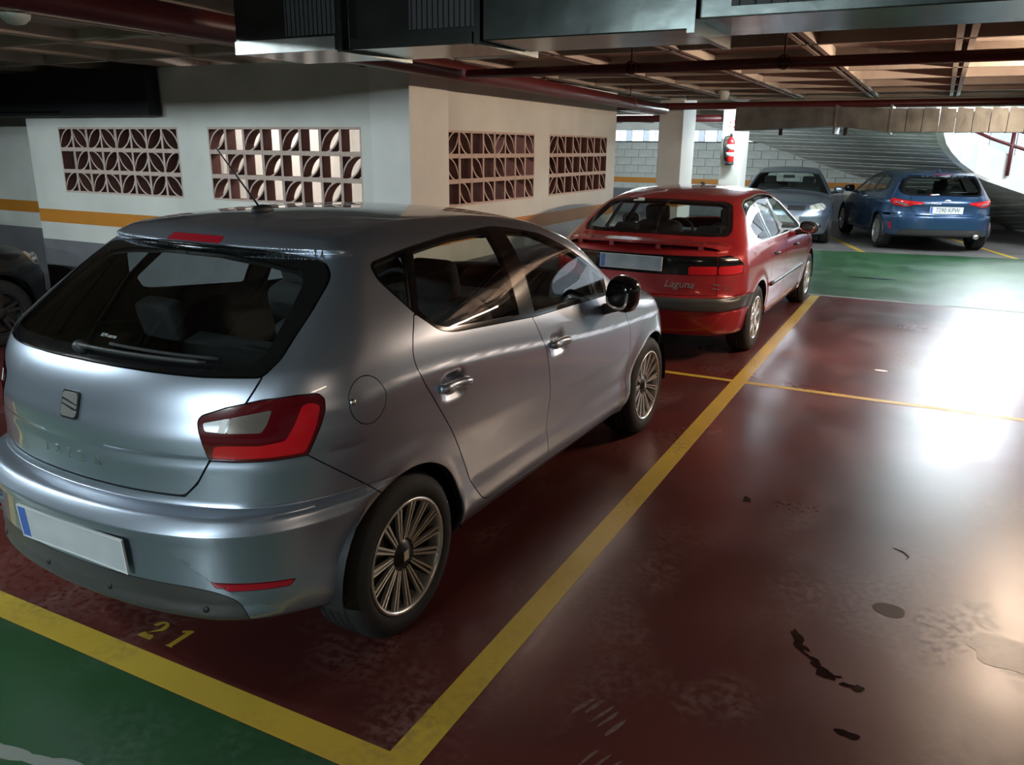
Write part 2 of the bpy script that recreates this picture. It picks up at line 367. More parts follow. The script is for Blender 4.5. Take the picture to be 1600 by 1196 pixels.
def wall_holes(mb, u0, u1, z0, z1, holes, t, M):
    """wall in local x (along), y (thickness, 0 = seen face), z; holes (ua, ub, za, zb)"""
    holes = sorted(holes); cur = u0
    for ua, ub, za, zb in holes:
        mb.box((cur, 0, z0), (ua, t, z1), M=M); mb.box((ua, 0, z0), (ub, t, za), M=M); mb.box((ua, 0, zb), (ub, t, z1), M=M); cur = ub
    mb.box((cur, 0, z0), (u1, t, z1), M=M)
# front of the stairwell block, facing the camera
I4 = Matrix.Identity(4)
wf = empty('wall_front', (0, YW, 0)); wf['kind'] = 'structure'; wf['label'] = 'white wall facing the aisle with two pierced breeze-block openings'
f0a, f0b = -8.20, -3.93
w1, w2_ = -7.72, -5.70
mb = MB(); wall_holes(mb, f0a, f0b, 0, CEIL, [(w1, w1+WW, ZW0, ZW0+WH), (w2_, w2_+WW, ZW0, ZW0+WH)], .15, I4); mb.build('wall_panel', 'white_wall', wf)
def stripes(parent, u0, u1, M, zs=(.905, 1.035), zg=.73):
    MB().box((u0, -.0025, zs[0]), (u1, 0, zs[1]), M=M).build('orange_stripe', 'orange_stripe', parent)
    MB().box((u0, -.0025, 0), (u1, 0, zg), M=M).build('grey_dado', 'grey_dado', parent)
stripes(wf, f0a, f0b, I4)
breeze(wf, w1, ZW0, ['sbsbsbsb', 'psbsbsbs', 'sbsbsbsb'], I4)
breeze(wf, w2_, ZW0, ['spspspsp', 'pspspsps', 'spspspsp'], I4)
# left return and recessed wall
wr = empty('wall_left', (0, YW+.62, 0)); wr['kind'] = 'structure'; wr['label'] = 'recessed white wall behind the black car at the left edge'
MB().box((-20, 0, 0), (f0a, .15, CEIL)).build('wall_panel', 'white_wall', wr); stripes(wr, -20, f0a, I4)
MB().box((f0a, -.47, 0), (f0a+.15, .0, CEIL)).build('wall_return', 'white_wall', wr)
# flank facing +x with two more openings
ws = empty('wall_side', (XW, 0, 0)); ws['kind'] = 'structure'; ws['label'] = 'white flank wall beside the red car with two pierced openings'
MS = Matrix(((0, -1, 0, 0), (1, 0, 0, 0), (0, 0, 1, 0), (0, 0, 0, 1)))      # local x -> +y, local y -> -x
s0, s1 = 5.80, 9.76; v1, v2 = 5.815, 7.82
mb = MB(); wall_holes(mb, s0, s1, 0, CEIL, [(v1, v1+WW, ZW0-.01, ZW0-.01+WH), (v2, v2+WW, ZW0-.01, ZW0-.01+WH)], .15, MS); mb.build('wall_panel', 'white_wall', ws)
stripes(ws, s0, s1, MS)
breeze(ws, v1, ZW0-.01, ['sbpbsbpb', 'bpbpbpbp', 'pbpbpbpb'], MS)
breeze(ws, v2, ZW0-.01, ['sbpbpbpb', 'bpbpbpbp', 'sbpbpbpb'], MS)
MB().box((-5.2, s1-.15, 0), (-.15, s1, CEIL)).build('wall_return', 'white_wall', ws)
# corner pillar
def pillar(x0, x1, y0, y1, label, stripe=True, ztop=CEIL+.1):
    p = empty('pillar', ((x0+x1)/2, (y0+y1)/2, 0)); tag(p, label, None, None, 'structure'); a, b = (x1-x0)/2, (y1-y0)/2
    MB().box((-a, -b, 0), (a, b, ztop)).build('shaft', 'white_pillar', p, .008)
    if stripe:
        MB().box((-a-.0025, -b-.0025, .905), (a+.0025, b+.0025, 1.035)).build('orange_stripe', 'orange_stripe', p)
        MB().box((-a-.0025, -b-.0025, 0), (a+.0025, b+.0025, .73)).build('grey_dado', 'grey_dado', p)
    return p
pillar(-3.93, XW+.035, YW-.035, 5.80, 'white corner pillar between the pierced openings')
pillar(-3.56, -3.22, 11.35, 12.0, 'white pillar standing beyond the red car roof')
pillar(-3.42, -3.08, 14.50, 15.10, 'brightly lit white pillar carrying the fire extinguisher')
# stairwell room behind the openings
box('wall_stairwell_back', (-6.0, 7.6, 0), (-3.76, 7.7, CEIL), 'white_wall')['kind'] = 'structure'
box('wall_stairwell_divider', (-6.05, YW+.16, 0), (-5.95, 7.7, CEIL), 'white_wall')['kind'] = 'structure'
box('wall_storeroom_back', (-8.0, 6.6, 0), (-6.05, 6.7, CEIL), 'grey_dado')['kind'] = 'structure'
box('wall_stairwell_far', (-6.0, 9.55, 0), (-3.76, 9.6, CEIL), 'white_wall')['kind'] = 'structure'
# outer walls
box('wall_near', (-20, -16.1, 0), (10, -16, CEIL), 'white_wall')['kind'] = 'structure'
box('wall_outer_left', (-20.1, -16, 0), (-20, 22, CEIL), 'white_wall')['kind'] = 'structure'
box('wall_right', (10, -16, 0), (10.1, 22, 4.6), 'white_wall')['kind'] = 'structure'

# ---- far block wall, each block a piece
wb = empty('wall_back', (0, YB, 0)); wb['kind'] = 'structure'; wb['label'] = 'white painted block wall with orange stripe at the back'
MB().box((-10, .02, 0), (1.5, .2, 1.86)).build('mortar_bed', 'mortar', wb)
MB().box((-10, .0, 2.16), (1.5, .2, CEIL+.4)).build('lintel', 'white_wall', wb)
MB().box((-10, .0, 0), (1.5, .02, .62)).build('grey_dado', 'grey_dado', wb)
MB().box((-10, -.006, .79), (1.5, .019, .93)).build('orange_stripe', 'orange_stripe', wb)
bme = MB().box((-.197, -.003, -.097), (.197, .02, .097)).mesh('block')
bm = bmesh.new(); bm.from_mesh(bme); bmesh.ops.bevel(bm, geom=[e for e in bm.edges], offset=.006, segments=1, affect='EDGES'); bm.to_mesh(bme); bm.free(); bme.materials.append(MATS['block_white'])
for r_ in range(6):
    for c in range(21):
        x = -8.3 + .404*c + (.2 if r_ % 2 else 0)
        o = bpy.data.objects.new('block', bme); link(o, wb); o.location = (x, random.uniform(-.003, .001), .74 + .2035*r_)
# clerestory strip of corrugated translucent sheets
for c in range(34):
    x = -9.6 + .165*c
    if -3.95 < x < -3.6: continue
    o = MB().box((-.075, 0, 1.868), (.075, .03, 2.15)).build('translucent_sheet', 'daylight_panel' if c % 3 else 'daylight_panel_dim', wb); o.location = (x, .06 + .02*(c % 2), 0)
MB().box((-10, -.02, 1.84), (1.5, .15, 1.87)).build('sill_rail', 'dark_steel', wb)
vg = empty('vent_box', (-3.62, YB-.06, 1.90)); tag(vg, 'white louvred vent box at the end of the clerestory strip', 'vent')
MB().box((-.35, -.12, 0), (.35, .05, .26)).build('case', 'block_white', vg)
for i in range(6): MB().box((-.30+.085*i, -.125, .06), (-.235+.085*i, -.119, .20)).build('slot', 'black', vg)

# ---- ceiling: waffle slab with seam ribs
ce = empty('ceiling', (0, 0, CEIL)); ce['kind'] = 'structure'; ce['label'] = 'low concrete ceiling with a grid of ribs'
me = bpy.data.meshes.new('slab'); zc = .075
poly1 = [(-20, -16), (10, -16), (10, 11.9), (-20, 11.9)]; poly2 = [(-20, 11.9), (-2.2, 11.9), (-2.2, 26), (-20, 26)]
MB().prism(poly1, zc, zc+.2).prism(poly2, zc, zc+.2).build('slab', 'concrete', ce)
ribx = -1.72
for i in range(-13, 13):
    x = ribx + .875*i
    if not -13.5 < x < 9.5: continue
    y1 = 11.9 if x > -2.2 else 21.6
    for dx in (-.035, .035):
        MB().box((x+dx-.018, -9, 0), (x+dx+.018, y1, zc+.01)).build('rib', 'concrete', ce)
for j in range(-9, 15):
    y = 5.70 + .96*j
    if y > 21.5: continue
    x1 = 10 if y < 11.9 else -2.2
    MB().box((-20, y-.024, .0), (x1, y+.024, zc+.01)).build('cross_rib', 'concrete', ce)
box('trim_1', (-2.25, 11.75, CEIL-.02), (10, 11.95, CEIL+2.3), 'concrete')['kind'] = 'structure'

# ---- overhead services
def hanger(parent, x, y, z, r):
    mb = MB(); mb.tube([(x, y, z), (x, y, CEIL+.08)], .006, 8); mb.lathe([(r+.004, -.012), (r+.010, -.012), (r+.010, .012), (r+.004, .012)], 16, 'y', (x, y, z)); return mb.build('hanger', 'pipe_red', parent)
p1 = empty('sprinkler_main', (-2.95, 2, 2.2)); tag(p1, 'thick dark red pipe running along the ceiling beside the stairwell', 'pipe')
MB().tube([(.18, -10, 0), (0, 0, 0), (-.10, 3, -.01), (-.36, 8.75, -.02)], .062, 20).build('pipe_run', 'pipe_red', p1)
for y in (-2.3, 2.05, 4.7, 7.2): hanger(p1, -.03 - .036*max(0, y), y, 0, .062).location = (0, 0, 0)
for ch in p1.children:
    if ch.name.startswith('hanger'): ch.data.transform(Matrix.Translation((0, 0, 0)))
p2 = empty('sprinkler_branch', (-2.86, 5.05, 2.165)); tag(p2, 'thin dark red pipe crossing the ceiling above the yellow lines', 'pipe')
MB().tube([(-.09, .0, .0), (1.5, -.03, 0), (8, -.25, -.01)], .030, 16).build('pipe_run', 'pipe_red', p2)
for x in (1.1, 2.0, 3.3): hanger(p2, x, -.04-.02*x, 0, .030)
p3 = empty('fire_pipe', (-4.2, 10.95, 2.235)); tag(p3, 'dark red pipe crossing the ceiling just before the distant duct', 'pipe')
MB().tube([(-3, .3, 0), (0, .2, 0), (3, .1, 0), (9, -.1, 0)], .045, 14).build('pipe_run', 'pipe_red', p3)
p4 = empty('fire_main', (-9, 14.6, 2.2)); tag(p4, 'dark red pipe across the ceiling behind the extinguisher pillar', 'pipe')
MB().tube([(0, 0, 0), (6.7, 0, 0)], .06, 14).build('pipe_run', 'pipe_red', p4)
# main galvanised duct overhead
du = empty('ventilation_duct', (-2.62, 2.62, 2.045)); tag(du, 'large galvanised ventilation duct with grilles hanging above the silver car', 'duct')
def duct_box(x0, x1, y0, y1, z0, z1, m='galvanised_shaded'): return MB().box((x0, y0, z0), (x1, y1, z1)).build('duct_section', m, du, .004)
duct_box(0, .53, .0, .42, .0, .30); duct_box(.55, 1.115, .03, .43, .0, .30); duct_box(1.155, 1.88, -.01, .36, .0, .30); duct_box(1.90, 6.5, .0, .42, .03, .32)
for x, y0, y1 in ((.54, .0, .44), (1.135, .0, .44), (1.89, -.02, .43), (3.2, -.02, .45), (4.6, -.02, .45)):
    MB().box((x-.012, y0-.015, -.012), (x+.012, y1+.015, .31)).build('flange', 'galvanised_shaded', du)
MB().box((.01, -.018, -.004), (.52, -.002, .045)).build('lip_strip', 'galvanised', du)  # lighter copy of the metal stands for light caught by this lip
MB().box((.57, .012, -.004), (1.10, .028, .035)).build('lip_strip', 'galvanised_shaded', du)
for x0, x1, z0, z1, y in ((.27, .53, .055, .29, 0.0), (.83, 1.10, .055, .29, .03), (2.0, 2.55, .06, .29, 0.0)):
    g = MB().box((x0, y-.006, z0), (x1, y-.001, z1)).build('grille', 'black', du)
    n = 12
    for i in range(n):
        xx = x0 + (x1-x0)*(i+.5)/n; MB().box((xx-.002, y-.012, z0), (xx+.002, y-.006, z1)).build('slat', 'dark_steel', g)
# distant duct
d2 = empty('duct_far', (-2.33, 10.5, 0)); tag(d2, 'distant galvanised duct with a kink hanging before the ramp', 'duct')
def dpanel(x0, x1, a0, a1, b0, b1, m='galvanised'):
    v = [(x0, 0, a0), (x1, 0, a1), (x1, .45, a1), (x0, .45, a0), (x0, 0, b0), (x1, 0, b1), (x1, .45, b1), (x0, .45, b0)]
    return MB().add(v, [(0,3,2,1),(4,5,6,7),(0,1,5,4),(1,2,6,5),(2,3,7,6),(3,0,4,7)]).build('duct_section', m, d2)
dpanel(0, 1.155, 1.91, 1.965, 2.19, 2.18); dpanel(1.16, 1.745, 1.965, 1.90, 2.18, 2.16)
for i in range(11): dpanel(1.75 + .165*i, 1.75 + .165*i + .158, 1.90, 1.905, 2.16, 2.15)
dpanel(3.57, 8, 1.905, 1.93, 2.15, 2.15)
for x in (1.157, 1.747): MB().box((x-.012, -.02, 1.88), (x+.012, .47, 2.2)).build('flange', 'galvanised', d2)
for x in (.55, 1.28): MB().box((x-.02, .02, 1.86), (x+.02, .06, 1.95)).build('bracket', 'dark_steel', d2)
# dark box duct on the left
bd = empty('box_duct', (-10, 5.12, 1.925)); tag(bd, 'black box duct under the ceiling above the pierced wall', 'duct')
MB().box((-8, 0, 0), (3.78, .14, .395)).build('duct_section', 'dark_steel', bd, .006)
MB().box((-8, -.012, .03), (2.6, -.001, .045)).build('edge_glint', 'galvanised_shaded', bd)  # thin strip added as the highlight along the box's lower edge
# small ceiling fittings
dm = empty('dome_light', (-4.40, 2.86, CEIL)); tag(dm, 'unlit white dome light on the ceiling at the upper corner', 'light')
MB().lathe([(.075, .06), (.075, .0), (.070, -.02), (.045, -.045), (0, -.055)], 24, 'z').build('diffuser', 'dome', dm)
MB().lathe([(.085, .065), (.085, .03), (.07, .03)], 24, 'z').build('mount_ring', 'lamp_housing', dm)
sn = empty('smoke_detector', (-2.42, 10.2, CEIL+.075)); tag(sn, 'small beige smoke detector on the ceiling beside the dark red pipe', 'detector')
MB().lathe([(.0, -.15), (.05, -.148), (.055, -.11), (.06, -.10), (.06, .0)], 20, 'z').build('case', 'dome', sn)

# ---- lamps
_lm = {}
def lamp_mat(power, color, area_):
    k = (round(power/area_, 1), color)
    if k not in _lm:
        _lm[k] = mat('lamp_tube_%d' % len(_lm), (.9, .9, .9), .4, emit=color, emit_s=power/(math.pi*area_)).name
    return _lm[k]
def tube_lamp(loc, rz, power, color, label, length=1.25, flush=False):
    """bare fluorescent tube under a narrow batten; the tube itself gives the light"""
    e = empty('fluorescent_lamp', loc, rz); tag(e, label, 'lamp')
    MB().box((-.022, -length/2-.03, .018 if flush else .03), (.022, length/2+.03, .030 if flush else .065)).build('housing', 'lamp_housing', e, .003)
    for y_ in (-length/2, length/2): MB().box((-.014, y_-.012, -.014), (.014, y_+.012, .020 if flush else .032)).build('lamp_holder', 'lamp_housing', e)
    L = length-.03; MB().tube([(0, -L/2, 0), (0, L/2, 0)], .013, 10, caps=False).build('tube', lamp_mat(power, color, 2*math.pi*.013*L), e)
    for y_ in (() if flush else (-length*.35, length*.35)): MB().tube([(0, y_, .06), (0, y_, CEIL + .09 - loc[2])], .004, 6).build('rod', 'lamp_housing', e)
    return e
box('trim_2', (-3.1, 13.75, CEIL+.0), (-2.2, 14.05, CEIL+.12), 'concrete')['kind'] = 'structure'
box('trim_3', (-2.2, 13.0, CEIL+.0), (1.6, 13.3, CEIL+.12), 'concrete')['kind'] = 'structure'
tube_lamp((1.02, 7.0, 2.20), 0, 340, WARM, 'fluorescent lamp on the ceiling beyond the right edge of the photo', 1.5)
tube_lamp((2.2, .6, 2.2), 0, 32, WARM, 'fluorescent lamp on the ceiling right of the camera')
tube_lamp((-2.0, -3.3, 2.22), R(90), 470, COOL, 'fluorescent lamp on the ceiling behind the camera')
tube_lamp((-7.3, .42, 2.373), R(90), 330, COOL, 'fluorescent lamp on the ceiling above the near green aisle', flush=True)
tube_lamp((-5.0, .42, 2.373), R(90), 220, COOL, 'fluorescent lamp on the ceiling over the bay left of the silver car', flush=True)
tube_lamp((-2.72, 13.9, 2.24), R(90), 110, COOL, 'fluorescent lamp hidden behind the distant duct before the lit pillar', .6)
tube_lamp((.55, 13.15, 2.24), R(90), 190, COOL, 'added fluorescent lamp hidden behind the distant duct to light the dark blue car')  # added to light the rear cars, parapet and ramp underside
tube_lamp((-6.2, 16.8, 2.24), R(90), 400, COOL, 'fluorescent lamp over the far aisle behind the stairwell')
tube_lamp((-5.0, 6.6, 2.2), 0, 70, (1.0, .90, .88), 'fluorescent lamp inside the stairwell behind the pierced wall', .9)

# ---- ramp at the back
KS = 1.15
def ks(x, y, z): return (x*KS, y*KS, CAM_H + (z-CAM_H)*KS)
edge = [ks(*p) for p in [(-.16, 12.9, 2.05), (-.13, 13.2, 1.95), (-.08, 13.7, 1.82), (.01, 14.13, 1.70), (.16, 14.59, 1.55), (.39, 14.98, 1.39), (.66, 15.15, 1.27), (.95, 15.21, 1.17), (1.22, 15.22, 1.08), (1.65, 15.07, .97), (2.3, 14.7, .85), (3.2, 14.0, .70)]]
ra = empty('ramp', (0, 0, 0)); ra['kind'] = 'structure'; tag(ra, 'curved concrete ramp sloping down at the back', None)
PA = Vector(ks(-3.5526, 18.8, 1.8077)); PN = Vector((-.29628, -.20457, -.93294))
def on_plane(x, y): return PA.z - (PN.x*(x-PA.x) + PN.y*(y-PA.y)) / PN.z
# underside in board-marked strips, from the inner edge out to the back wall
ne = len(edge)
def lerp(a, b, t): return a + (b-a)*t
def edge_at(s):
    k = min(int(s*(ne-1)), ne-2); t = s*(ne-1) - k; return lerp(edge[k][0], edge[k+1][0], t), lerp(edge[k][1], edge[k+1][1], t)
def far_at(s): return lerp(-6.2, 1.6, s), YB+.1
nst = 40
for k in range(nst):
    v, f = [], []; dz = .010*((k*5) % 3 - 1)
    for i in range(5):
        for s_ in (k/nst, (k+1)/nst):
            (x0, y0), (x1, y1) = edge_at(s_), far_at(s_); x, y = lerp(x0, x1, i/4), lerp(y0, y1, i/4); z = on_plane(x, y) + dz
            v += [(x, y, z), (x, y, z+.18)]
    for i in range(4):
        a, b = i*4, i*4+4
        f += [(a, a+2, b+2, b), (a+1, b+1, b+3, a+3), (a, b, b+1, a+1), (a+2, a+3, b+3, b+2)]
    MB().add(v, f).build('board_strip', 'concrete_ramp', ra)
# parapet along the inner edge
v, f = [], []
for i, (x, y, z) in enumerate(edge):
    for dx, dy, dz in ((0, 0, -.02), (.12, .05, -.02), (.12, .05, .52), (0, 0, .52)): v.append((x+dx, y+dy, z+dz))
for i in range(ne-1):
    a, b = i*4, i*4+4
    for j in range(4): f.append((a+j, a+(j+1) % 4, b+(j+1) % 4, b+j))
f += [(3, 2, 1, 0), (4*ne-4, 4*ne-3, 4*ne-2, 4*ne-1)]
MB().add(v, f, smooth=False).build('parapet', 'white_pillar', ra)
rl = empty('railing', (edge[3][0], edge[3][1], edge[3][2])); tag(rl, 'dark red tubular railing on the ramp parapet', 'railing')
E0 = Vector(edge[3])
def rp(i, dz):
    j = int(i); t = i-j; a, b = Vector(edge[j]), Vector(edge[min(j+1, ne-1)]); p = a.lerp(b, t) - E0; return (p.x-.04, p.y-.05, p.z+dz)
MB().tube([rp(4.3, .28), rp(4.3, 1.02)], .034, 10).build('post', 'pipe_red', rl)
for i in (7.1, 9.4): MB().tube([rp(i, .20), rp(i, 1.0)], .034, 10).build('post', 'pipe_red', rl)
MB().tube([rp(4.0 + i*.5, .73) for i in range(13)], .032, 10).build('mid_rail', 'pipe_red', rl)
MB().tube([rp(7.1 + i*.4, 1.0) for i in range(8)], .030, 10).build('top_rail', 'pipe_red', rl)
# daylit translucent panels of the ramp well
wp = empty('wall_ramp_well', (0, 20.4, 0)); wp['kind'] = 'structure'; wp['label'] = 'daylit translucent panels lining the ramp well'
for i in range(14):
    MB().box((.35+.5*i, .04*(i % 2), .9), (.35+.5*i+.485, .04*(i % 2)+.03, 4.6)).build('panel', 'daylight_panel' if i % 3 != 1 else 'daylight_panel_dim', wp)
# ---- fire extinguisher on the lit pillar
fe = empty('fire_extinguisher', (-3.235, 14.495, 1.44)); tag(fe, 'red fire extinguisher hanging on the brightly lit pillar', 'extinguisher')
cyl = MB().lathe([(0, 0), (.062, 0), (.070, .012), (.070, .36), (.062, .40), (.035, .435), (.022, .445), (.022, .46)], 24, 'z', (0, -.075, 0)).build('cylinder', 'ext_red', fe)
MB().lathe([(.071, .04), (.0715, .045), (.0715, .0), (.064, -.01), (0, -.012)][::-1], 24, 'z', (0, -.075, 0)).build('base_ring', 'black_plastic', fe)
for z0, z1 in ((.13, .20), (.24, .33)): MB().lathe([(.0706, z0), (.0712, z0), (.0712, z1), (.0706, z1)], 24, 'z', (0, -.075, 0)).build('paper_label', 'sign_white', cyl)
MB().box((-.018, -.095, .445), (.018, -.055, .49)).box((-.012, -.15, .488), (.012, -.05, .505)).box((-.012, -.14, .46), (.012, -.09, .47)).build('valve_head', 'black_plastic', fe)
MB().tube([(-.02, -.075, .47), (-.10, -.08, .45), (-.125, -.08, .34), (-.10, -.08, .18), (-.075, -.08, .06)], [.010, .010, .010, .010, .014], 8).build('hose', 'black_plastic', fe)
MB().box((-.02, -.02, .30), (.02, .0, .42)).build('wall_bracket', 'black_plastic', fe)
sg = empty('extinguisher_sign', (-3.235, 14.498, 2.02)); tag(sg, 'small faded red and white sign above the fire extinguisher', 'sign')
MB().box((-.10, -.004, 0), (.10, 0, .17)).build('board', 'sign_white', sg)
MB().box((.01, -.006, .09), (.07, -.004, .15)).box((-.07, -.006, .10), (-.03, -.004, .12)).build('pictogram', 'sign_red', sg)
MB().box((-.07, -.006, .02), (-.055, -.004, .06)).box((.0, -.006, .02), (.02, -.004, .05)).box((.05, -.006, .02), (.065, -.004, .05)).build('wording', 'sign_red', sg)
# ================================================================== car body toolkit
# ---------- smooth curve through points (monotone cubic) ----------
class Crv:
    def __init__(s, pts):
        p = np.array(sorted(pts), float); s.x, s.y = p[:, 0], p[:, 1]
        h = np.diff(s.x); d = np.diff(s.y) / h
        m = np.zeros(len(s.x)); m[0], m[-1] = d[0], d[-1]
        for i in range(1, len(m) - 1):
            if d[i-1] * d[i] > 0:
                w1, w2 = 2*h[i] + h[i-1], h[i] + 2*h[i-1]
                m[i] = (w1 + w2) / (w1 / d[i-1] + w2 / d[i])
        s.m = m
        lo, hi = s.x[0] - 1.0, s.x[-1] + 1.0; s.tx = np.linspace(lo, hi, int((hi-lo)/.0006)); s.ty = s.exact(s.tx)
    def __call__(s, t): return np.interp(t, s.tx, s.ty)
    def exact(s, t):
        t = np.asarray(t, float); tc = np.clip(t, s.x[0], s.x[-1])
        i = np.clip(np.searchsorted(s.x, tc) - 1, 0, len(s.x) - 2)
        h = s.x[i+1] - s.x[i]; u = (tc - s.x[i]) / h
        r = ((1+2*u)*(1-u)**2*s.y[i] + u*(1-u)**2*h*s.m[i] + u*u*(3-2*u)*s.y[i+1] + u*u*(u-1)*h*s.m[i+1])
        return r + np.where(t < s.x[0], (t - s.x[0]) * s.m[0], 0) + np.where(t > s.x[-1], (t - s.x[-1]) * s.m[-1], 0)
def smax(a, b, k):
    h = np.clip(0.5 + 0.5 * (a - b) / k, 0, 1)
    return b + (a - b) * h + k * h * (1 - h)
def sstep(a, b, x):
    t = np.clip((x - a) / (b - a), 0, 1); return t*t*(3-2*t)

class Body:
    """car body as an implicit surface; x right, y forward from the tail, z up"""
    def __init__(s, c):
        s.c = c
        for k in ('W', 'P', 'T', 'R', 'F', 'BR', 'BF'): setattr(s, k, Crv(c[k]))
        s.taper = Crv(c.get('taper', [(0, 0), (5, 0)]))
        s.kc = Crv(c.get('kcorner', [(0.3, .16), (.7, .14), (1.0, .10), (1.4, .07)]))
        s.zb = Crv(c.get('belt', [(0, 1.0), (5, .9)]))
        s.kt = Crv(c.get('ktopc', [(0, c.get('ktop', .07)), (5, c.get('ktop', .07))])); s.zbot = Crv(c.get('zbot', [(0, .2), (5, .2)]))
        s.ax = c['axles']; s.zw = c['wheel_r']
    def X(s, y, z):
        zz = z + c_shift(s, y, z)
        w = s.W(y) - s.P(zz) - s.taper(y) * np.clip(z - .95, 0, 1)
        for ya in s.ax:
            r = np.hypot(y - ya, z - s.zw)
            w = w + s.c.get('flare', .016) * np.exp(-((r - s.c['arch_r'] - .015) / .06)**2) * sstep(.95, .7, z)
        for fn in s.c.get('side_fx', []): w = w + fn(y, z)
        return w
    def f(s, p):
        a, y, z = np.abs(p[..., 0]), p[..., 1], p[..., 2]
        c = s.c
        side = a - s.X(y, z)
        rn = a / .7
        rear = s.R(z) + s.BR(z) * (.65*rn**2 + .35*rn**4) - y
        for fn in c.get('rear_fx', []): rear = rear + fn(a, z)
        fn_ = a / .7
        front = y - s.F(z) + s.BF(z) * (.65*fn_**2 + .35*fn_**4)
        top = z - s.T(y) + c.get('crown', .10) * a**2 + c.get('crown4', .12) * a**4
        slope = np.sqrt(1 + ((s.T(y+.01) - s.T(y-.01)) / .02)**2)
        top = top / np.minimum(slope, 1.6)
        rs = np.sqrt(1 + ((s.R(z+.01) - s.R(z-.01)) / .02)**2); rear = rear / np.minimum(rs, 1.8)
        v = smax(side, rear, s.kc(z))
        v = smax(v, front, .16)
        v = smax(v, top, s.kt(y))
        v = smax(v, s.zbot(y) - z, .03)
        return v
    def n(s, p, e=1.5e-3):
        g = np.empty(p.shape)
        for i in range(3):
            d = np.zeros(3); d[i] = e
            g[..., i] = s.f(p + d) - s.f(p - d)
        # mirrored symmetric: keep x-normal sign at the centre plane
        return g / np.maximum(np.linalg.norm(g, axis=-1, keepdims=True), 1e-9)
    def project(s, p, it=3):
        for _ in range(it):
            n = s.n(p); v = s.f(p); e = 2e-3
            dv = (s.f(p + n*e) - s.f(p - n*e)) / (2*e)
            p = p - n * np.clip(v / np.where(np.abs(dv) < .2, 1, dv), -.03, .03)[..., None]
        return p
    def grid(s, nr=70, ns=120, nf=40, nphi=170):
        """half body x>=0 as triangles"""
        y0, y1, zc = s.c['spine']
        cols = []
        for i in range(nr): cols.append((y0, math.pi/2 * i / nr, -1))
        for i in range(ns): cols.append((y0 + (y1 - y0) * i / ns, math.pi/2, 0))
        for i in range(nf + 1): cols.append((y1, math.pi/2 * (1 - i / nf), 1))
        ph = np.radians(np.linspace(-80, 90, nphi + 1))
        C = np.array(cols); Yc = C[:, 0][:, None]; th = C[:, 1][:, None]; sg = np.where(C[:, 2] < 0, -1., 1.)[:, None]
        dx = np.sin(th) * np.cos(ph); dy = sg * np.cos(th) * np.cos(ph); dz = np.sin(ph) * np.ones_like(th)
        D = np.stack([dx, dy, dz], -1); O = np.stack([np.zeros_like(dx), Yc + 0*dx, zc + 0*dx], -1)
        lo = np.zeros(dx.shape); hi = np.full(dx.shape, 2.2)
        # march outwards to the first crossing, then bisect
        t = np.zeros(dx.shape); done = np.zeros(dx.shape, bool)
        for k in range(1, 56):
            tt = .04 * k; v = s.f(O + D * tt)
            new = (~done) & (v > 0); lo[new] = tt - .04; hi[new] = tt; done |= new
        for _ in range(22):
            m = (lo + hi) / 2; v = s.f(O + D * m[..., None]); hi = np.where(v > 0, m, hi); lo = np.where(v > 0, lo, m)
        V = O + D * hi[..., None]
        V[0, :, 0] = 0; V[-1, :, 0] = 0; V[:, -1, 0] = 0
        n0, n1 = V.shape[:2]
        I = np.arange(n0 * n1).reshape(n0, n1)
        a, b, c, d = I[:-1, :-1].ravel(), I[1:, :-1].ravel(), I[1:, 1:].ravel(), I[:-1, 1:].ravel()
        T = np.concatenate([np.stack([a, b, c], 1), np.stack([a, c, d], 1)])
        V = V.reshape(-1, 3)
        return clean(V, T)
def c_shift(s, y, z): return 0.0 if 'tilt' not in s.c else s.c['tilt'](y, z)

def clean(V, T, eps=1e-6):
    q = np.round((V + 8.0) / 1e-5).astype(np.int64); q = (q[:, 0] << 42) | (q[:, 1] << 21) | q[:, 2]
    _, idx, inv = np.unique(q, return_index=True, return_inverse=True)
    inv = inv.ravel(); V = V[idx]; T = inv[T]
    ok = (T[:, 0] != T[:, 1]) & (T[:, 1] != T[:, 2]) & (T[:, 0] != T[:, 2])
    T = T[ok]
    u = np.zeros(len(V), bool); u[T.ravel()] = True; mp = np.cumsum(u) - 1
    return V[u], mp[T]

def edges_of(T):
    e = np.concatenate([T[:, [0, 1]], T[:, [1, 2]], T[:, [2, 0]]]).astype(np.int64); e.sort(axis=1)
    k, inv = np.unique(e[:, 0] << 32 | e[:, 1], return_inverse=True)
    return np.stack([k >> 32, k & 0xffffffff], 1), inv.ravel().reshape(3, -1).T      # per tri: edge 01,12,20

def refine(V, T, g, band, hmin, proj):
    """split the edges near the zero contour of g (values per vertex); conforming"""
    gt = g[T]; act = np.abs(gt).min(1) < .09; act |= (gt.min(1) < 0) & (gt.max(1) > 0)
    Tn, T = T[~act], T[act]
    if not len(T): return V, Tn, False
    E, te = edges_of(T)
    L = np.linalg.norm(V[E[:, 0]] - V[E[:, 1]], axis=1)
    ga, gb = g[E[:, 0]], g[E[:, 1]]
    mark = (L > hmin) & ((ga * gb <= 0) | (np.minimum(abs(ga), abs(gb)) < band))
    if not mark.any(): return V, np.concatenate([Tn, T]), False
    V, T = cut_edges(V, T, E, te, mark, proj); return V, np.concatenate([Tn, T]), True
def refine_curv(V, T, body, h, cosmax):
    """split edges where the surface turns quickly"""
    N = body.n(V); E, te = edges_of(T)
    mark = (np.linalg.norm(V[E[:, 0]] - V[E[:, 1]], axis=1) > h) & ((N[E[:, 0]]*N[E[:, 1]]).sum(1) < cosmax)
    return cut_edges(V, T, E, te, mark, body.project) if mark.any() else (V, T)
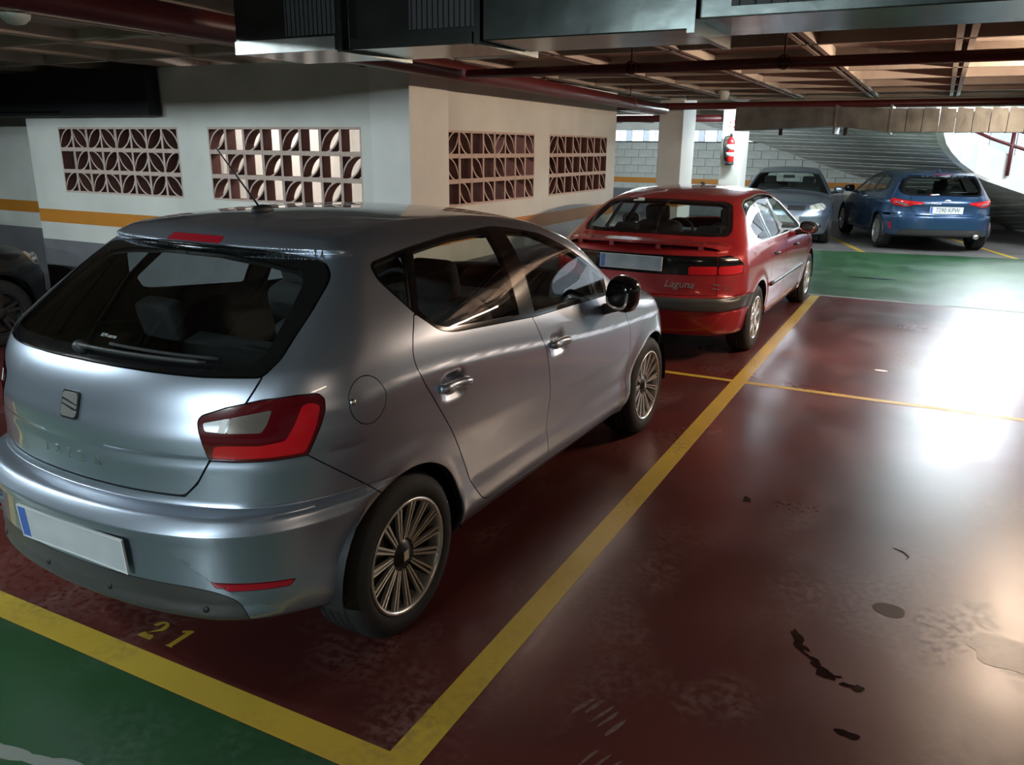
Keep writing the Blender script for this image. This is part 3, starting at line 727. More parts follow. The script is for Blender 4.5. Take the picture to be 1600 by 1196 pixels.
def cut_edges(V, T, E, te, mark, proj):
    mid = np.full(len(E), -1); k = np.nonzero(mark)[0]; mid[k] = len(V) + np.arange(len(k))
    M = (V[E[k, 0]] + V[E[k, 1]]) / 2
    on = (V[E[k, 0], 0] == 0) & (V[E[k, 1], 0] == 0)
    M = proj(M); M[on, 0] = 0
    V = np.concatenate([V, M])
    m = mid[te]; has = m >= 0; cnt = has.sum(1); out = [T[cnt == 0]]
    for r in range(3):
        i0, i1, i2 = r, (r+1) % 3, (r+2) % 3
        s1 = (cnt == 1) & has[:, i0]
        t = T[s1]; mm = m[s1, i0]
        out += [np.stack([t[:, i0], mm, t[:, i2]], 1), np.stack([mm, t[:, i1], t[:, i2]], 1)]
        s2 = (cnt == 2) & ~has[:, i0]
        t = T[s2]; m1, m2 = m[s2, i1], m[s2, i2]
        out += [np.stack([t[:, i2], m2, m1], 1), np.stack([t[:, i0], t[:, i1], m1], 1), np.stack([t[:, i0], m1, m2], 1)]
    s3 = cnt == 3; t = T[s3]; a, b, c = m[s3, 0], m[s3, 1], m[s3, 2]
    out += [np.stack([t[:, 0], a, c], 1), np.stack([a, t[:, 1], b], 1), np.stack([c, b, t[:, 2]], 1), np.stack([a, b, c], 1)]
    return V, np.concatenate(out)

def split(V, T, g):
    """cut along g=0 -> (inside g<0, outside)"""
    g = np.where(np.abs(g) < 1e-7, 1e-7, g)
    neg = g < 0; ns0 = neg[T].sum(1); ins, outs = [T[ns0 == 3]], [T[ns0 == 0]]
    T = T[(ns0 == 1) | (ns0 == 2)]; V2 = V
    if len(T):
        E, te = edges_of(T)
        cr = neg[E[:, 0]] != neg[E[:, 1]]
        mid = np.full(len(E), -1); k = np.nonzero(cr)[0]; mid[k] = len(V) + np.arange(len(k))
        a, b = E[k, 0], E[k, 1]; t = g[a] / (g[a] - g[b])
        V2 = np.concatenate([V, V[a] + (V[b] - V[a]) * t[:, None]])
        ns = neg[T].sum(1)
        for single_neg in (True, False):
            sel = ns == (1 if single_neg else 2)
            for r in range(3):
                i0, i1, i2 = r, (r+1) % 3, (r+2) % 3
                s = sel & (neg[T[:, i0]] == single_neg)
                t_ = T[s]; p = mid[te[s, i0]]; q = mid[te[s, i2]]
                A = np.stack([t_[:, i0], p, q], 1); B = [np.stack([p, t_[:, i1], t_[:, i2]], 1), np.stack([p, t_[:, i2], q], 1)]
                (ins if single_neg else outs).append(A); (outs if single_neg else ins).extend(B)
    def pack(L):
        t = np.concatenate(L)
        if not len(t): return np.zeros((0, 3)), t.astype(int)
        u = np.zeros(len(V2), bool); u[t.ravel()] = True; mp = np.cumsum(u) - 1; return V2[u], mp[t]
    return pack(ins), pack(outs)

def chaikin(P, it=2, r=.25):
    P = np.asarray(P, float)
    for _ in range(it):
        Q = np.roll(P, -1, 0); P = np.stack([P*(1-r) + Q*r, P*r + Q*(1-r)], 1).reshape(-1, 2)
    return P
def rounded(P, rad):
    """polygon with corners rounded to about rad metres (per point or one value)"""
    P = np.asarray(P, float); n = len(P); out = []
    rad = [rad]*n if np.isscalar(rad) else rad
    for i in range(n):
        a, b, c = P[i-1], P[i], P[(i+1) % n]
        la, lc = np.linalg.norm(a-b), np.linalg.norm(c-b)
        r = min(rad[i], .48*la, .48*lc)
        if r < 1e-4: out.append(b); continue
        p, q = b + (a-b)/la*r, b + (c-b)/lc*r
        for t in np.linspace(0, 1, 6): out.append((1-t)**2*p + 2*t*(1-t)*b + t*t*q)
    return np.array(out)
def sdpoly(P, q):
    """signed distance of points q (N,2) to polygon P (negative inside)"""
    lo, hi = P.min(0) - .12, P.max(0) + .12; near = ((q > lo) & (q < hi)).all(1); res = np.full(len(q), .12)
    if not near.any(): return res
    full, q = q, q[near]
    d = np.full(len(q), 1e9); s = np.ones(len(q), bool)
    n = len(P)
    for i in range(n):
        a, b = P[i], P[(i+1) % n]; e = b - a; w = q - a
        t = np.clip((w @ e) / max(e @ e, 1e-12), 0, 1); r = w - t[:, None]*e
        d = np.minimum(d, (r*r).sum(1))
        c1 = q[:, 1] >= a[1]; c2 = q[:, 1] < b[1]; c3 = e[0]*w[:, 1] > e[1]*w[:, 0]
        fl = (c1 & c2 & c3) | (~c1 & ~c2 & ~c3); s = s ^ fl
    res[near] = np.sqrt(d) * np.where(s, 1, -1); return res
def unroll(V, yc=1.0):
    a = np.abs(V[:, 0]); return np.stack([np.arctan2(a, yc - V[:, 1]), V[:, 2]], 1)
def sideuv(V): return V[:, 1:3].copy()

def np_mesh(name, V, T, N=None):
    me = bpy.data.meshes.new(name); n, m = len(V), len(T)
    me.vertices.add(n); me.vertices.foreach_set('co', np.ascontiguousarray(V, np.float32).ravel())
    me.loops.add(3*m); me.loops.foreach_set('vertex_index', np.ascontiguousarray(T, np.int32).ravel())
    me.polygons.add(m); me.polygons.foreach_set('loop_start', np.arange(0, 3*m, 3, dtype=np.int32)); me.polygons.foreach_set('loop_total', np.full(m, 3, np.int32))
    me.polygons.foreach_set('use_smooth', np.ones(m, bool)); me.update(calc_edges=True)
    if N is not None: me.normals_split_custom_set_from_vertices(N.tolist())
    return me
def shell(V, T, body, thick, both, N=None):
    """mirror if both, orient outwards, add an inward rim round the border"""
    if both:
        V2 = V * np.array([-1., 1, 1]); V, T = clean(np.concatenate([V, V2]), np.concatenate([T, T[:, ::-1] + len(V)]))
    N = body.n(V)
    fn = np.cross(V[T[:, 1]] - V[T[:, 0]], V[T[:, 2]] - V[T[:, 0]])
    flip = (fn * N[T[:, 0]]).sum(1) < 0; T = T.copy(); T[flip] = T[flip][:, ::-1]
    if thick > 0:
        e = np.concatenate([T[:, [0, 1]], T[:, [1, 2]], T[:, [2, 0]]]); es = np.sort(e, 1).astype(np.int64)
        _, idx, cnt = np.unique(es[:, 0] << 32 | es[:, 1], return_index=True, return_counts=True)
        be = e[idx[cnt == 1]]
        if len(be):
            vs = np.unique(be); mp = np.full(len(V), -1); mp[vs] = np.arange(len(vs)); n0 = len(V); k = len(vs)
            on = np.zeros((k, 3)); d = np.cross(V[be[:, 1]] - V[be[:, 0]], N[be[:, 0]])
            d /= np.maximum(np.linalg.norm(d, axis=1, keepdims=True), 1e-9)
            np.add.at(on, mp[be[:, 0]], d); np.add.at(on, mp[be[:, 1]], d); on /= np.maximum(np.linalg.norm(on, axis=1, keepdims=True), 1e-9)
            top = V[vs]; bot = top - N[vs]*thick
            V = np.concatenate([V, top, bot]); N = np.concatenate([N, on, on])
            a, b = mp[be[:, 0]] + n0, mp[be[:, 1]] + n0
            T = np.concatenate([T, np.stack([b, a, a+k], 1), np.stack([b, a+k, b+k], 1)])
    return V, T, N
class Car:
    def __init__(s, name, label, spec, loc, rz, paint, res=(34, 60, 30, 84), hmin=.012):
        s.b = Body(spec); s.c = spec; s.root = tag(empty(name, loc, rz), label, 'car')
        s.V, s.T = s.b.grid(*res); s.V0, s.T0 = s.V, s.T
        for h_ in spec.get('crease_h', ()): s.V, s.T = refine_curv(s.V, s.T, s.b, h_, .985)
        s.hmin = hmin; s.paint = paint; s.holes = []; s.parts = {}
    # fields -------------------------------------------------
    def field(s, dom, P, rad=.02):
        b = s.b
        if dom == 'WS':
            y0, y1, mg = P; return lambda V: np.maximum(np.maximum(y0 - V[:, 1], V[:, 1] - y1), np.maximum(mg - (b.X(V[:, 1], V[:, 2]) - np.abs(V[:, 0])), .85 - V[:, 2]))
        if dom == 'C':
            y, z, r_ = P; return lambda V: np.maximum(np.hypot(V[:, 1]-y, V[:, 2]-z) - r_, .3 - np.abs(V[:, 0]))
        Q = rounded(P, rad)
        if dom == 'S': return lambda V: np.maximum(sdpoly(Q, V[:, 1:3]), .30 - np.abs(V[:, 0]))
        if dom == 'R': return lambda V: np.maximum(sdpoly(Q, unroll(V)), V[:, 1] - .98)
        if dom == 'B': return lambda V: np.maximum(sdpoly(Q, np.stack([np.abs(V[:, 0]), V[:, 2]], 1)), V[:, 1] - s.c.get('rear_lim', 1.3))
        yl = s.c['len'] - 1.0
        if dom == 'F': return lambda V: np.maximum(sdpoly(Q, np.stack([np.arctan2(np.abs(V[:, 0]), V[:, 1] - yl), V[:, 2]], 1)), yl + .02 - V[:, 1])
        if dom == 'T': return lambda V: np.maximum(sdpoly(Q, np.stack([np.abs(V[:, 0]), V[:, 1]], 1)), .6 - V[:, 2])
    def take(s, fn, gap=.004, rounds=2):
        V, T = s.V, s.T
        for k in range(rounds):
            V, T, ch = refine(V, T, fn(V), .004, s.hmin, s.b.project)
            if not ch: break
        g = fn(V)
        (Vi, Ti), _ = split(V, T, g + gap/2)
        _, (s.V, s.T) = split(V, T, g - gap/2)
        return Vi, Ti
    def emit(s, name, Vi, Ti, m, parent, both, thick=.012, push=0.0, label=None):
        if not len(Ti): print('EMPTY', s.root.name, name); return []
        out = []
        V, T, N = shell(Vi, Ti, s.b, thick, both)
        if push: V = V + N*push
        for sd in ((1,) if both else (1, -1)):
            if sd < 0: V2, T2, N2 = V*[-1., 1, 1], T[:, ::-1], N*[-1., 1, 1]
            else: V2, T2, N2 = V, T, N
            p = parent if not isinstance(parent, (list, tuple)) else parent[0 if sd > 0 else 1]
            o = mobj(name, np_mesh(name, V2, T2, N2), m, p if p is not None else s.root)
            if label: o['label'] = label
            out.append(o)
        s.parts[name] = out; return out
    def part(s, name, m, dom, P, rad=.02, both=False, gap=.004, thick=.012, parent=None, hole=False, push=0.0, label=None, drop=False):
        fn = s.field(dom, P, rad); Vi, Ti = s.take(fn, gap)
        if hole: s.holes.append(fn)
        if drop: return None
        return s.emit(name, Vi, Ti, m, parent, both, thick, push, label)
    def finish(s, inset=.022):
        s.emit('body', s.V, s.T, s.paint, None, True, .012)
        V, T = s.V0, s.T0
        for fn in s.holes:
            _, (V, T) = split(V, T, fn(V) + .004)
        N = s.b.n(V); V = V - N*inset
        V2 = V*[-1., 1, 1]; V, T = clean(np.concatenate([V, V2]), np.concatenate([T, T[:, ::-1]+len(V)]))
        mobj('inner_shell', np_mesh('inner_shell', V, T), 'black', s.root)
    # places on the surface ----------------------------------
    def yrear(s, x, z):
        x, z = np.broadcast_arrays(np.asarray(x, float), np.asarray(z, float)); lo = np.full(x.shape, -.4); hi = np.full(x.shape, 1.6)
        return s._bis(lambda t: np.stack([x, t, z], -1), lo, hi)
    def yfront(s, x, z):
        x, z = np.broadcast_arrays(np.asarray(x, float), np.asarray(z, float)); return s._bis(lambda t: np.stack([x, t, z], -1), np.full(x.shape, s.c['len']+.4), np.full(x.shape, s.c['len']-1.4))
    def xside(s, y, z):
        y, z = np.broadcast_arrays(np.asarray(y, float), np.asarray(z, float)); return s._bis(lambda t: np.stack([t, y, z], -1), np.full(y.shape, 1.3), np.full(y.shape, .1))
    def ztop(s, x, y):
        x, y = np.broadcast_arrays(np.asarray(x, float), np.asarray(y, float)); return s._bis(lambda t: np.stack([x, y, t], -1), np.full(x.shape, 1.9), np.full(x.shape, .6))
    def _bis(s, P, out, inn):
        n = 60; prev = out.copy(); done = np.zeros(out.shape, bool); a = out.copy(); b_ = inn.copy()
        for k in range(1, n+1):
            t = out + (inn-out)*k/n; v = s.b.f(P(t)); new = (~done) & (v < 0); a = np.where(new, prev, a); b_ = np.where(new, t, b_); done |= new; prev = t
        for _ in range(15):
            m = (a+b_)/2; v = s.b.f(P(m)); a = np.where(v > 0, m, a); b_ = np.where(v > 0, b_, m)
        return a
    def normal(s, p): return s.b.n(np.asarray([p], float))[0]
    def frame_rear(s, x, z, off=0.0):
        """matrix whose local x runs to the car's right, y up the surface, z out of it"""
        p = np.array([x, float(s.yrear(x, z)), z]); n = Vector(s.normal(p)); r_ = Vector((1, 0, 0)); r_ = (r_ - n*r_.dot(n)).normalized(); u = n.cross(r_)
        P = Vector(p) + n*off; return Matrix(((r_.x, u.x, n.x, P.x), (r_.y, u.y, n.y, P.y), (r_.z, u.z, n.z, P.z), (0, 0, 0, 1)))
    def patch(s, name, poly, place, m, parent, off=.003, thick=.004, sub=3):
        """small raised badge: outline (u, v) laid on the surface by place(u, v) -> point"""
        return None

def wheel(parent, x, y, r, width, rim_r, style, side):
    """tyre mesh is the part; rim, spokes, hub and disc are its pieces"""
    sd = side; w = width
    prof = [(rim_r-.012, -w+.012), (rim_r+.012, -w), (r-.055, -w-.004), (r-.022, -w+.006), (r-.006, -w+.022), (r, -w+.04)]
    for g in (-.75, -.55, -.35, -.2): pass
    zz = [-w+.04]
    for k in range(4):
        c = -w + .04 + (w-.08)*(k+.5)/4
        prof += [(r, c-.006), (r-.007, c-.005), (r-.007, c+.005), (r, c+.006)]
    prof += [(r, -.04), (r-.006, -.022), (r-.022, -.006), (r-.055, .004), (rim_r+.012, 0), (rim_r-.004, -.008), (rim_r-.012, -.012)]
    prof = [(a, b*sd) for a, b in prof]
    t = MB().lathe(prof, 64, 'x').build('wheel', 'rubber', parent); t.location = (x, y, r)
    bar = [(rim_r-.002, -.010), (rim_r+.003, -.002), (rim_r-.004, .002), (rim_r-.011, -.002), (rim_r-.014, -.012), (rim_r-.020, -.06), (rim_r-.024, -w+.02)]
    MB().lathe([(a, b*sd) for a, b in bar], 64, 'x').build('rim', 'alloy' if style == 'twin' else ('alloy_dark' if style == 'dark' else 'alloy_silver'), t)
    MB().lathe([(.03, -.088*sd), (rim_r*.62, -.088*sd), (rim_r*.62, -.098*sd), (.03, -.098*sd)], 40, 'x').build('brake_disc', 'steel_disc' if style != 'twin' else 'alloy_dark', t)
    def bar3(mb, a0, r0, r1, w0, w1, x0, x1, dep, mi=0):
        pts = []
        for rr, ww, xx in ((r0, w0, x0), (r1, w1, x1)):
            for s_ in (-1, 1):
                for d in (0, -dep): pts.append(((xx+d)*sd, rr, s_*ww/2))
        c, sn = math.cos(a0), math.sin(a0)
        v = [(p[0], p[1]*c - p[2]*sn, p[1]*sn + p[2]*c) for p in pts]
        mb.add(v, [(0,2,6,4), (1,5,7,3), (0,4,5,1), (2,3,7,6), (0,1,3,2), (4,6,7,5)], mi)
    if style == 'twin':
        MB().lathe([(a, b*sd) for a, b in [(rim_r-.018, -.050), (.0, -.060)]], 40, 'x').build('rim_back', 'alloy_dark', t)
        me = None
        for k in range(15):
            a = 2*math.pi*k/15 + .1
            if me is None or True:
                mb = MB()
                for s_ in (-1, 1):
                    da0, da1 = s_*.0052/.062, s_*.0098/(rim_r-.012)
                    # straight bright bar between two polar points
                    p0 = (.060*math.cos(da0), .060*math.sin(da0)); p1 = ((rim_r-.010)*math.cos(da1), (rim_r-.010)*math.sin(da1))
                    w0, w1 = .0030, .0042; v = []
                    for (py, pz), ww, xx in ((p0, w0, -.026), (p1, w1, -.006)):
                        for q in (-1, 1):
                            for d in (0, -.014): v.append(((xx+d)*sd, py, pz + q*ww))
                    c, sn = math.cos(a), math.sin(a); v = [(p[0], p[1]*c - p[2]*sn, p[1]*sn + p[2]*c) for p in v]
                    mb.add(v, [(0,2,6,4), (1,5,7,3), (0,4,5,1), (2,3,7,6), (0,1,3,2), (4,6,7,5)], 0)
                mb2 = mb; bar3(mb2, a, .05, rim_r-.014, .011, .017, -.034, -.014, .02, 1)
                mb.build('spoke', ['alloy', 'alloy_dark'], t)
        MB().lathe([(a, b*sd) for a, b in [(.062, -.05), (.056, -.032), (.040, -.028), (.030, -.018), (0, -.016)]], 32, 'x').build('hub', 'alloy_dark', t)
        MB().box((-.016*sd, -.014, -.018), (-.0135*sd, .014, .018)).build('hub_badge', 'alloy', t)
    elif style == 'seven':
        MB().lathe([(a, b*sd) for a, b in [(rim_r-.018, -.055), (.0, -.060)]], 40, 'x').build('rim_back', 'alloy_dark', t)
        for k in range(7):
            mb = MB(); bar3(mb, 2*math.pi*k/7+.2, .03, rim_r-.012, .060, .046, -.012, -.006, .03); mb.build('spoke', 'alloy_silver', t, .005)
        MB().lathe([(a, b*sd) for a, b in [(.075, -.03), (.07, -.010), (.04, -.004), (.0, -.002)]], 32, 'x').build('hub', 'alloy_silver', t)
    else:
        MB().lathe([(a, b*sd) for a, b in [(rim_r-.018, -.055), (.0, -.060)]], 40, 'x').build('rim_back', 'alloy_dark', t)
        for k in range(5):
            for s_ in (-1, 1):
                mb = MB(); bar3(mb, 2*math.pi*k/5+.3+s_*.17, .03, rim_r-.012, .035, .028, -.014, -.006, .03); mb.build('spoke', 'alloy_dark' if style == 'dark' else 'alloy_silver', t, .003)
        MB().lathe([(a, b*sd) for a, b in [(.06, -.03), (.055, -.012), (.03, -.006), (.0, -.004)]], 32, 'x').build('hub', 'alloy_dark' if style == 'dark' else 'alloy_silver', t)
    return t
def rbox(mb, lo, hi, r=.05, M=None):
    """soft box"""
    c = [(a+b)/2 for a, b in zip(lo, hi)]; h = [(b-a)/2 for a, b in zip(lo, hi)]
    mb.ball(c, h, 16, 12, p=.35, M=M); return mb
def wheels_and_wells(car, r, width, rim_r, style, track):
    for y in car.c['axles']:
        for sd in (1, -1): wheel(car.root, track*sd, y, r, width, rim_r, style, sd)
        for sd in (1, -1):
            ar = car.c['arch_r']; mb = MB(); n = 20; v, f = [], []
            for i in range(n+1):
                a = math.pi*1.08*i/n - .04*math.pi
                for xx in (car.c['W'][3][1]-.012, .50): v.append((sd*xx, y + (ar+.012)*math.cos(a), r + (ar+.012)*math.sin(a)))
            for i in range(n): f.append((2*i, 2*i+1, 2*i+3, 2*i+2))
            v2 = [(sd*.50, y, r)] + [v[2*i+1] for i in range(n+1)]; mb.add(v, f, 0, True); mb.add(v2, [(0, i+1, i+2) for i in range(n)])
            mb.build('wheel_well', 'black', car.root)
def cabin(car, ysw, yfs, yrs, zs=.50, wid=.38, light=True):
    """floor, seats, dashboard and steering wheel"""
    g = car.root
    MB().box((-.70, .55, .24), (.70, ysw+.45, .30)).build('cabin_floor', 'interior', g)
    def seat(x, y, nm, w, hr=True):
        s_ = rbox(MB(), (x-w, y, zs-.16), (x+w, y+.50, zs+.02)).build(nm, 'seat_cloth', g)
        M = Matrix.Rotation(R(16), 3, 'X')
        rbox(MB(), (x-w, y-.13, zs), (x+w, y+.03, zs+(.56 if w < .4 else .46)), M=M).build('seat_back', 'seat_cloth', s_)
        if hr:
            for hx in ([x] if w < .4 else [x-.38, x+.38]):
                t_ = .72 if w < .4 else .60; k_ = .12 if w < .4 else .11
                rbox(MB(), (hx-k_, y-.20, zs+t_-.17), (hx+k_, y-.11, zs+t_), M=M).build('headrest', 'seat_cloth', s_)
    seat(-wid, yfs, 'front_seat', .25); seat(wid, yfs, 'front_seat', .25); seat(0, yrs, 'rear_bench', .62)
    MB().box((-.68, ysw+.12, .55), (.68, ysw+.55, .88)).build('dashboard', 'interior', g, .05, 3)
    sw = MB(); sw.lathe([(.17+.014*math.cos(a*math.pi/4), .014*math.sin(a*math.pi/4)) for a in range(9)], 28, 'y'); sw.box((-.17, -.012, -.02), (.17, .012, .02)); sw.box((-.02, -.012, -.17), (.02, .012, 0))
    o = sw.build('steering_wheel', 'interior', g); o.location = (-wid, ysw, .86); o.rotation_euler = (R(-22), 0, 0)
    ym = ysw + .22; o = rbox(MB(), (-.11, -.015, -.03), (.11, .015, .03)).build('inside_mirror', 'interior', g); o.location = (0, ym, 1.24)
def door_handle(car, parent, y, z, L=.20, m=None, sides=(1, -1), h=.030):
    for sd in sides:
        pts = []
        for i in range(9):
            u = -L/2 + L*i/8; x = float(car.xside(y+u, z - u*.05)); e = 1 - (2*u/L)**4
            pts.append((sd*(x + .004 + .020*e), y+u, z - u*.05))
        mb = MB(); mb.tube(pts, [h*.35, h*.5, h*.52, h*.52, h*.52, h*.52, h*.52, h*.5, h*.35], 12)
        mb.build('door_handle', m or car.paint, parent[0 if sd > 0 else 1] if isinstance(parent, (list, tuple)) else parent)
def side_mirror(car, x, y, z, m, size=(.105, .075, .072)):
    for sd in (1, -1):
        h = MB(); M = Matrix.Rotation(R(-14*sd), 3, 'Z') @ Matrix.Rotation(R(8*sd), 3, 'Y')
        h.ball((sd*x, y, z), size, 24, 14, p=.72, M=M)
        ho = h.build('side_mirror', m, car.root)
        xs = float(car.xside(y+.02, z-size[2]*.9))
        MB().tube([(sd*(xs-.03), y+.03, z-size[2]-.015), (sd*(xs+.05), y+.02, z-size[2]*.85), (sd*(x-.01), y, z-size[2]*.6)], [.030, .028, .034], 12).build('mirror_arm', 'black_plastic', ho)
        g = MB(); v, f = [], []; n = 24
        for i in range(n):
            t = 2*math.pi*i/n; c, s_ = math.cos(t), math.sin(t)
            q = M @ Vector((math.copysign(abs(c)**.65, c)*size[0]*.80, -size[1]*.86, math.copysign(abs(s_)**.65, s_)*size[2]*.78)); v.append((sd*x + q.x, y + q.y, z + q.z))
        g.add(v, [tuple(range(n))]); g.build('mirror_glass', 'mirror_glass', ho)
def plate(car, parent, M, blur='plate_blur', text=None, blue=True):
    p = MB().box((-.26, -.055, 0), (.26, .055, .004), M=M).build('number_plate', blur, parent, .0)
    fr = MB()
    for lo, hi in (((-.265, -.060, -.001), (.265, -.055, .006)), ((-.265, .055, -.001), (.265, .060, .006)), ((-.265, -.055, -.001), (-.26, .055, .006)), ((.26, -.055, -.001), (.265, .055, .006))): fr.box(lo, hi, M=M)
    fr.build('plate_frame', 'plate_white', p)
    if blue: MB().box((-.26, -.055, .004), (-.222, .055, .0046), M=M).build('plate_band', 'plate_blue', p)
    if text: text_obj('plate_text', text, .105, 'plate_ink', p, M @ Matrix.Translation((.02, 0, .0047)), .0003, sx=.82)
    return p
# ================================================================== silver five-door hatchback
_zc = Crv([(.2, .93), (.46, .935), (.82, .950), (1.24, .921), (1.72, .868), (2.3, .80), (3.0, .75), (3.6, .72)])
def dent(y0, z0, d=.020, ry=.062, rz=.045): return lambda y, z: -d*np.exp(-(((y-y0)/ry)**4 + ((z-z0)/rz)**4))
IB = dict(len=4.06, axles=(.759, 3.227), wheel_r=.30, arch_r=.340, spine=(.95, 3.0, .66), zbot=[(0, .275), (.35, .27), (.6, .25), (1.0, .225), (3.0, .215), (3.6, .2), (4, .2)], flare=.014,
  W=[(0, .70), (.2, .765), (.4, .805), (.76, .84), (1.2, .848), (2.6, .848), (3.23, .838), (3.6, .80), (3.9, .72), (4.1, .62)],
  P=[(.15, .085), (.24, .055), (.29, .027), (.34, .014), (.38, .015), (.44, .023), (.52, .016), (.60, .006), (.66, .0005), (.78, 0), (.87, .002), (.892, .004), (.902, .007), (.915, .012), (.95, .019), (1.0, .031), (1.05, .048), (1.1, .069), (1.15, .094), (1.2, .123), (1.25, .156), (1.3, .194), (1.36, .244), (1.42, .30)],
  tilt=lambda y, z: (.90 - _zc(y)) * sstep(.45, .75, z) * sstep(1.25, 1.0, z),
  T=[(.45, 1.30), (.60, 1.372), (.70, 1.404), (.85, 1.430), (1.0, 1.442), (1.3, 1.450), (1.6, 1.445), (1.9, 1.427), (2.15, 1.392), (2.35, 1.335), (2.65, 1.175), (2.95, 1.01), (3.08, .975), (3.3, .94), (3.6, .875), (3.85, .79), (4.0, .70)],
  R=[(.15, .20), (.24, .10), (.30, .062), (.36, .046), (.45, .042), (.53, .036), (.572, .029), (.581, .028), (.589, .032), (.612, .047), (.626, .060), (.632, .075), (.636, .095), (.641, .113), (.665, .119), (.70, .119), (.755, .117), (.788, .121), (.803, .115), (.84, .117), (.90, .132), (.98, .158), (1.04, .195), (1.10, .275), (1.2, .43), (1.32, .622), (1.345, .660), (1.357, .648), (1.38, .668), (1.41, .695), (1.46, .76)],
  F=[(.15, 3.85), (.3, 3.98), (.45, 4.03), (.6, 4.03), (.75, 3.95), (.9, 3.8)],
  BR=[(.2, .16), (.5, .17), (.9, .20), (1.1, .20), (1.4, .18)], BF=[(.2, .25), (.6, .3), (.9, .3)],
  taper=[(.3, .10), (.9, .03), (1.5, 0), (2.2, 0), (3, .05)],
  kcorner=[(.3, .20), (.6, .20), (.75, .16), (1.0, .10), (1.1, .07), (1.4, .05)], ktopc=[(.5, .042), (.9, .042), (1.2, .06), (5, .06)], crown=.10, crown4=.10, rear_lim=.95, crease_h=(.012, .007, .0045, .0035),
  side_fx=[dent(1.040, .862), dent(1.925, .838)],
  rear_fx=[lambda a, z: .018 * sstep(0, .02, (.41 + (.543-z)*1.35) - a) * sstep(.555, .54, z) * sstep(.30, .345, z)])
ib = Car('silver_hatchback', 'silver grey five-door hatchback parked nearest in the bay marked 21', IB, (-2.335, 1.376, 0), -R(1.6), 'paint_silver', (84, 120, 36, 180), .009)
for ya in IB['axles']: ib.part('arch', None, 'C', (ya + (.008 if ya < 1 else 0), .30, .338), gap=0, drop=True)
ib.holes += [ib.field('C', (ya, .30, .338)) for ya in IB['axles']]
# rear end
gate_line = [(.293, .668), (.485, .670), (.534, .715), (.580, .789), (.702, .959), (.757, 1.031)]
rg = [(-.2, 1.037), (.23, 1.033), (.47, 1.029), (.63, 1.031), (.645, 1.074), (.625, 1.198), (.603, 1.281), (.55, 1.322), (.51, 1.331), (.34, 1.346), (.14, 1.359), (-.2, 1.362)]
rgi = [(-.2, 1.070), (.25, 1.066), (.47, 1.062), (.585, 1.062), (.598, 1.09), (.565, 1.198), (.535, 1.27), (.495, 1.300), (.34, 1.322), (.14, 1.336), (-.2, 1.338)]
gl = ib.take(ib.field('B', rgi, .02), 0); ib.holes.append(ib.field('B', rgi, .02))
fr = ib.take(ib.field('B', rg, [.0, .0, .0, .02, .01, .0, .03, .03, .0, 0, 0, 0]), .005)
bk = ib.take(ib.field('B', [(-.2, 1.366), (.135, 1.364), (.128, 1.386), (-.2, 1.389)], .006), .002)
lt_out = [(.548, .906), (.560, .923), (.645, .949), (.755, .971), (.862, .980), (.925, .979), (.944, .960), (.942, .930), (.925, .885), (.904, .846), (.878, .797), (.768, .790), (.664, .787), (.583, .788), (.566, .833), (.551, .879)]
lt_in = [(.569, .900), (.655, .918), (.779, .940), (.764, .900), (.745, .876), (.669, .874), (.573, .880)]
div_ = ib.take(ib.field('R', [(.628, .9135), (.648, .9175), (.634, .8745), (.612, .876)], .002), 0)
clear_a = ib.take(ib.field('R', [(.565, .902), (.655, .919), (.640, .874), (.572, .879)], .006), 0)
clear_b = ib.take(ib.field('R', [(.655, .919), (.782, .942), (.764, .900), (.745, .876), (.640, .874)], .006), 0)
red_l = ib.take(ib.field('R', [(.590, .800), (.66, .798), (.768, .802), (.870, .808), (.893, .85), (.912, .89), (.928, .945), (.900, .955), (.872, .950), (.845, .895), (.815, .850), (.74, .838), (.66, .838), (.60, .836)], .012), 0)
dark_l = ib.take(ib.field('R', lt_out, .008), .004)
gate = ib.take(ib.field('R', [(-.2, .668)] + gate_line + [(.757, 1.06), (-.2, 1.06)], [0, 0, .02, .02, 0, 0, 0, 0, 0]), .006)
tg = ib.emit('tailgate', *gate, 'paint_silver', None, True)[0]
ib.emit('rear_window', *gl, 'glass_rear', tg, True, 0); ib.emit('window_border', *fr, 'black_gloss', tg, True, .010)
ib.emit('brake_light', *bk, 'reflector_red', None, True, .01)
tl = ib.emit('tail_light', *dark_l, 'lamp_red_dark', None, False, .02, .002)
ib.emit('red_lens', *red_l, 'lamp_red', tl, False, .01, .002); ib.emit('lens_divider', *div_, 'sign_white', tl, False, .01, .002); ib.emit('reversing_lens', *clear_a, 'lamp_clear', tl, False, .01, .002); ib.emit('indicator_lens', *clear_b, 'lamp_amber', tl, False, .01, .002)
ref = ib.take(ib.field('R', [(.562, .430), (.815, .412), (.796, .394), (.582, .402)], .004), .003)
val = ib.take(ib.field('R', [(-.2, .400), (.50, .398), (.58, .388), (.645, .360), (.672, .30), (.68, .2), (-.2, .2)], [0, .05, .03, .03, .02, 0, 0]), .003)
bum = ib.take(ib.field('R', [(-.2, .666), (.293, .666), (.485, .668), (.534, .713), (.582, .788), (.664, .786), (.768, .789), (.878, .796), (.954, .741), (1.044, .674), (1.14, .600), (1.3, .50), (1.3, .1), (-.2, .1)], .004), .004)
bo = ib.emit('rear_bumper', *bum, 'paint_silver', None, True)[0]
ib.emit('lower_valance', *val, 'bumper_grey', bo, True); ib.emit('reflector', *ref, 'reflector_red', bo, False, .01, .001)
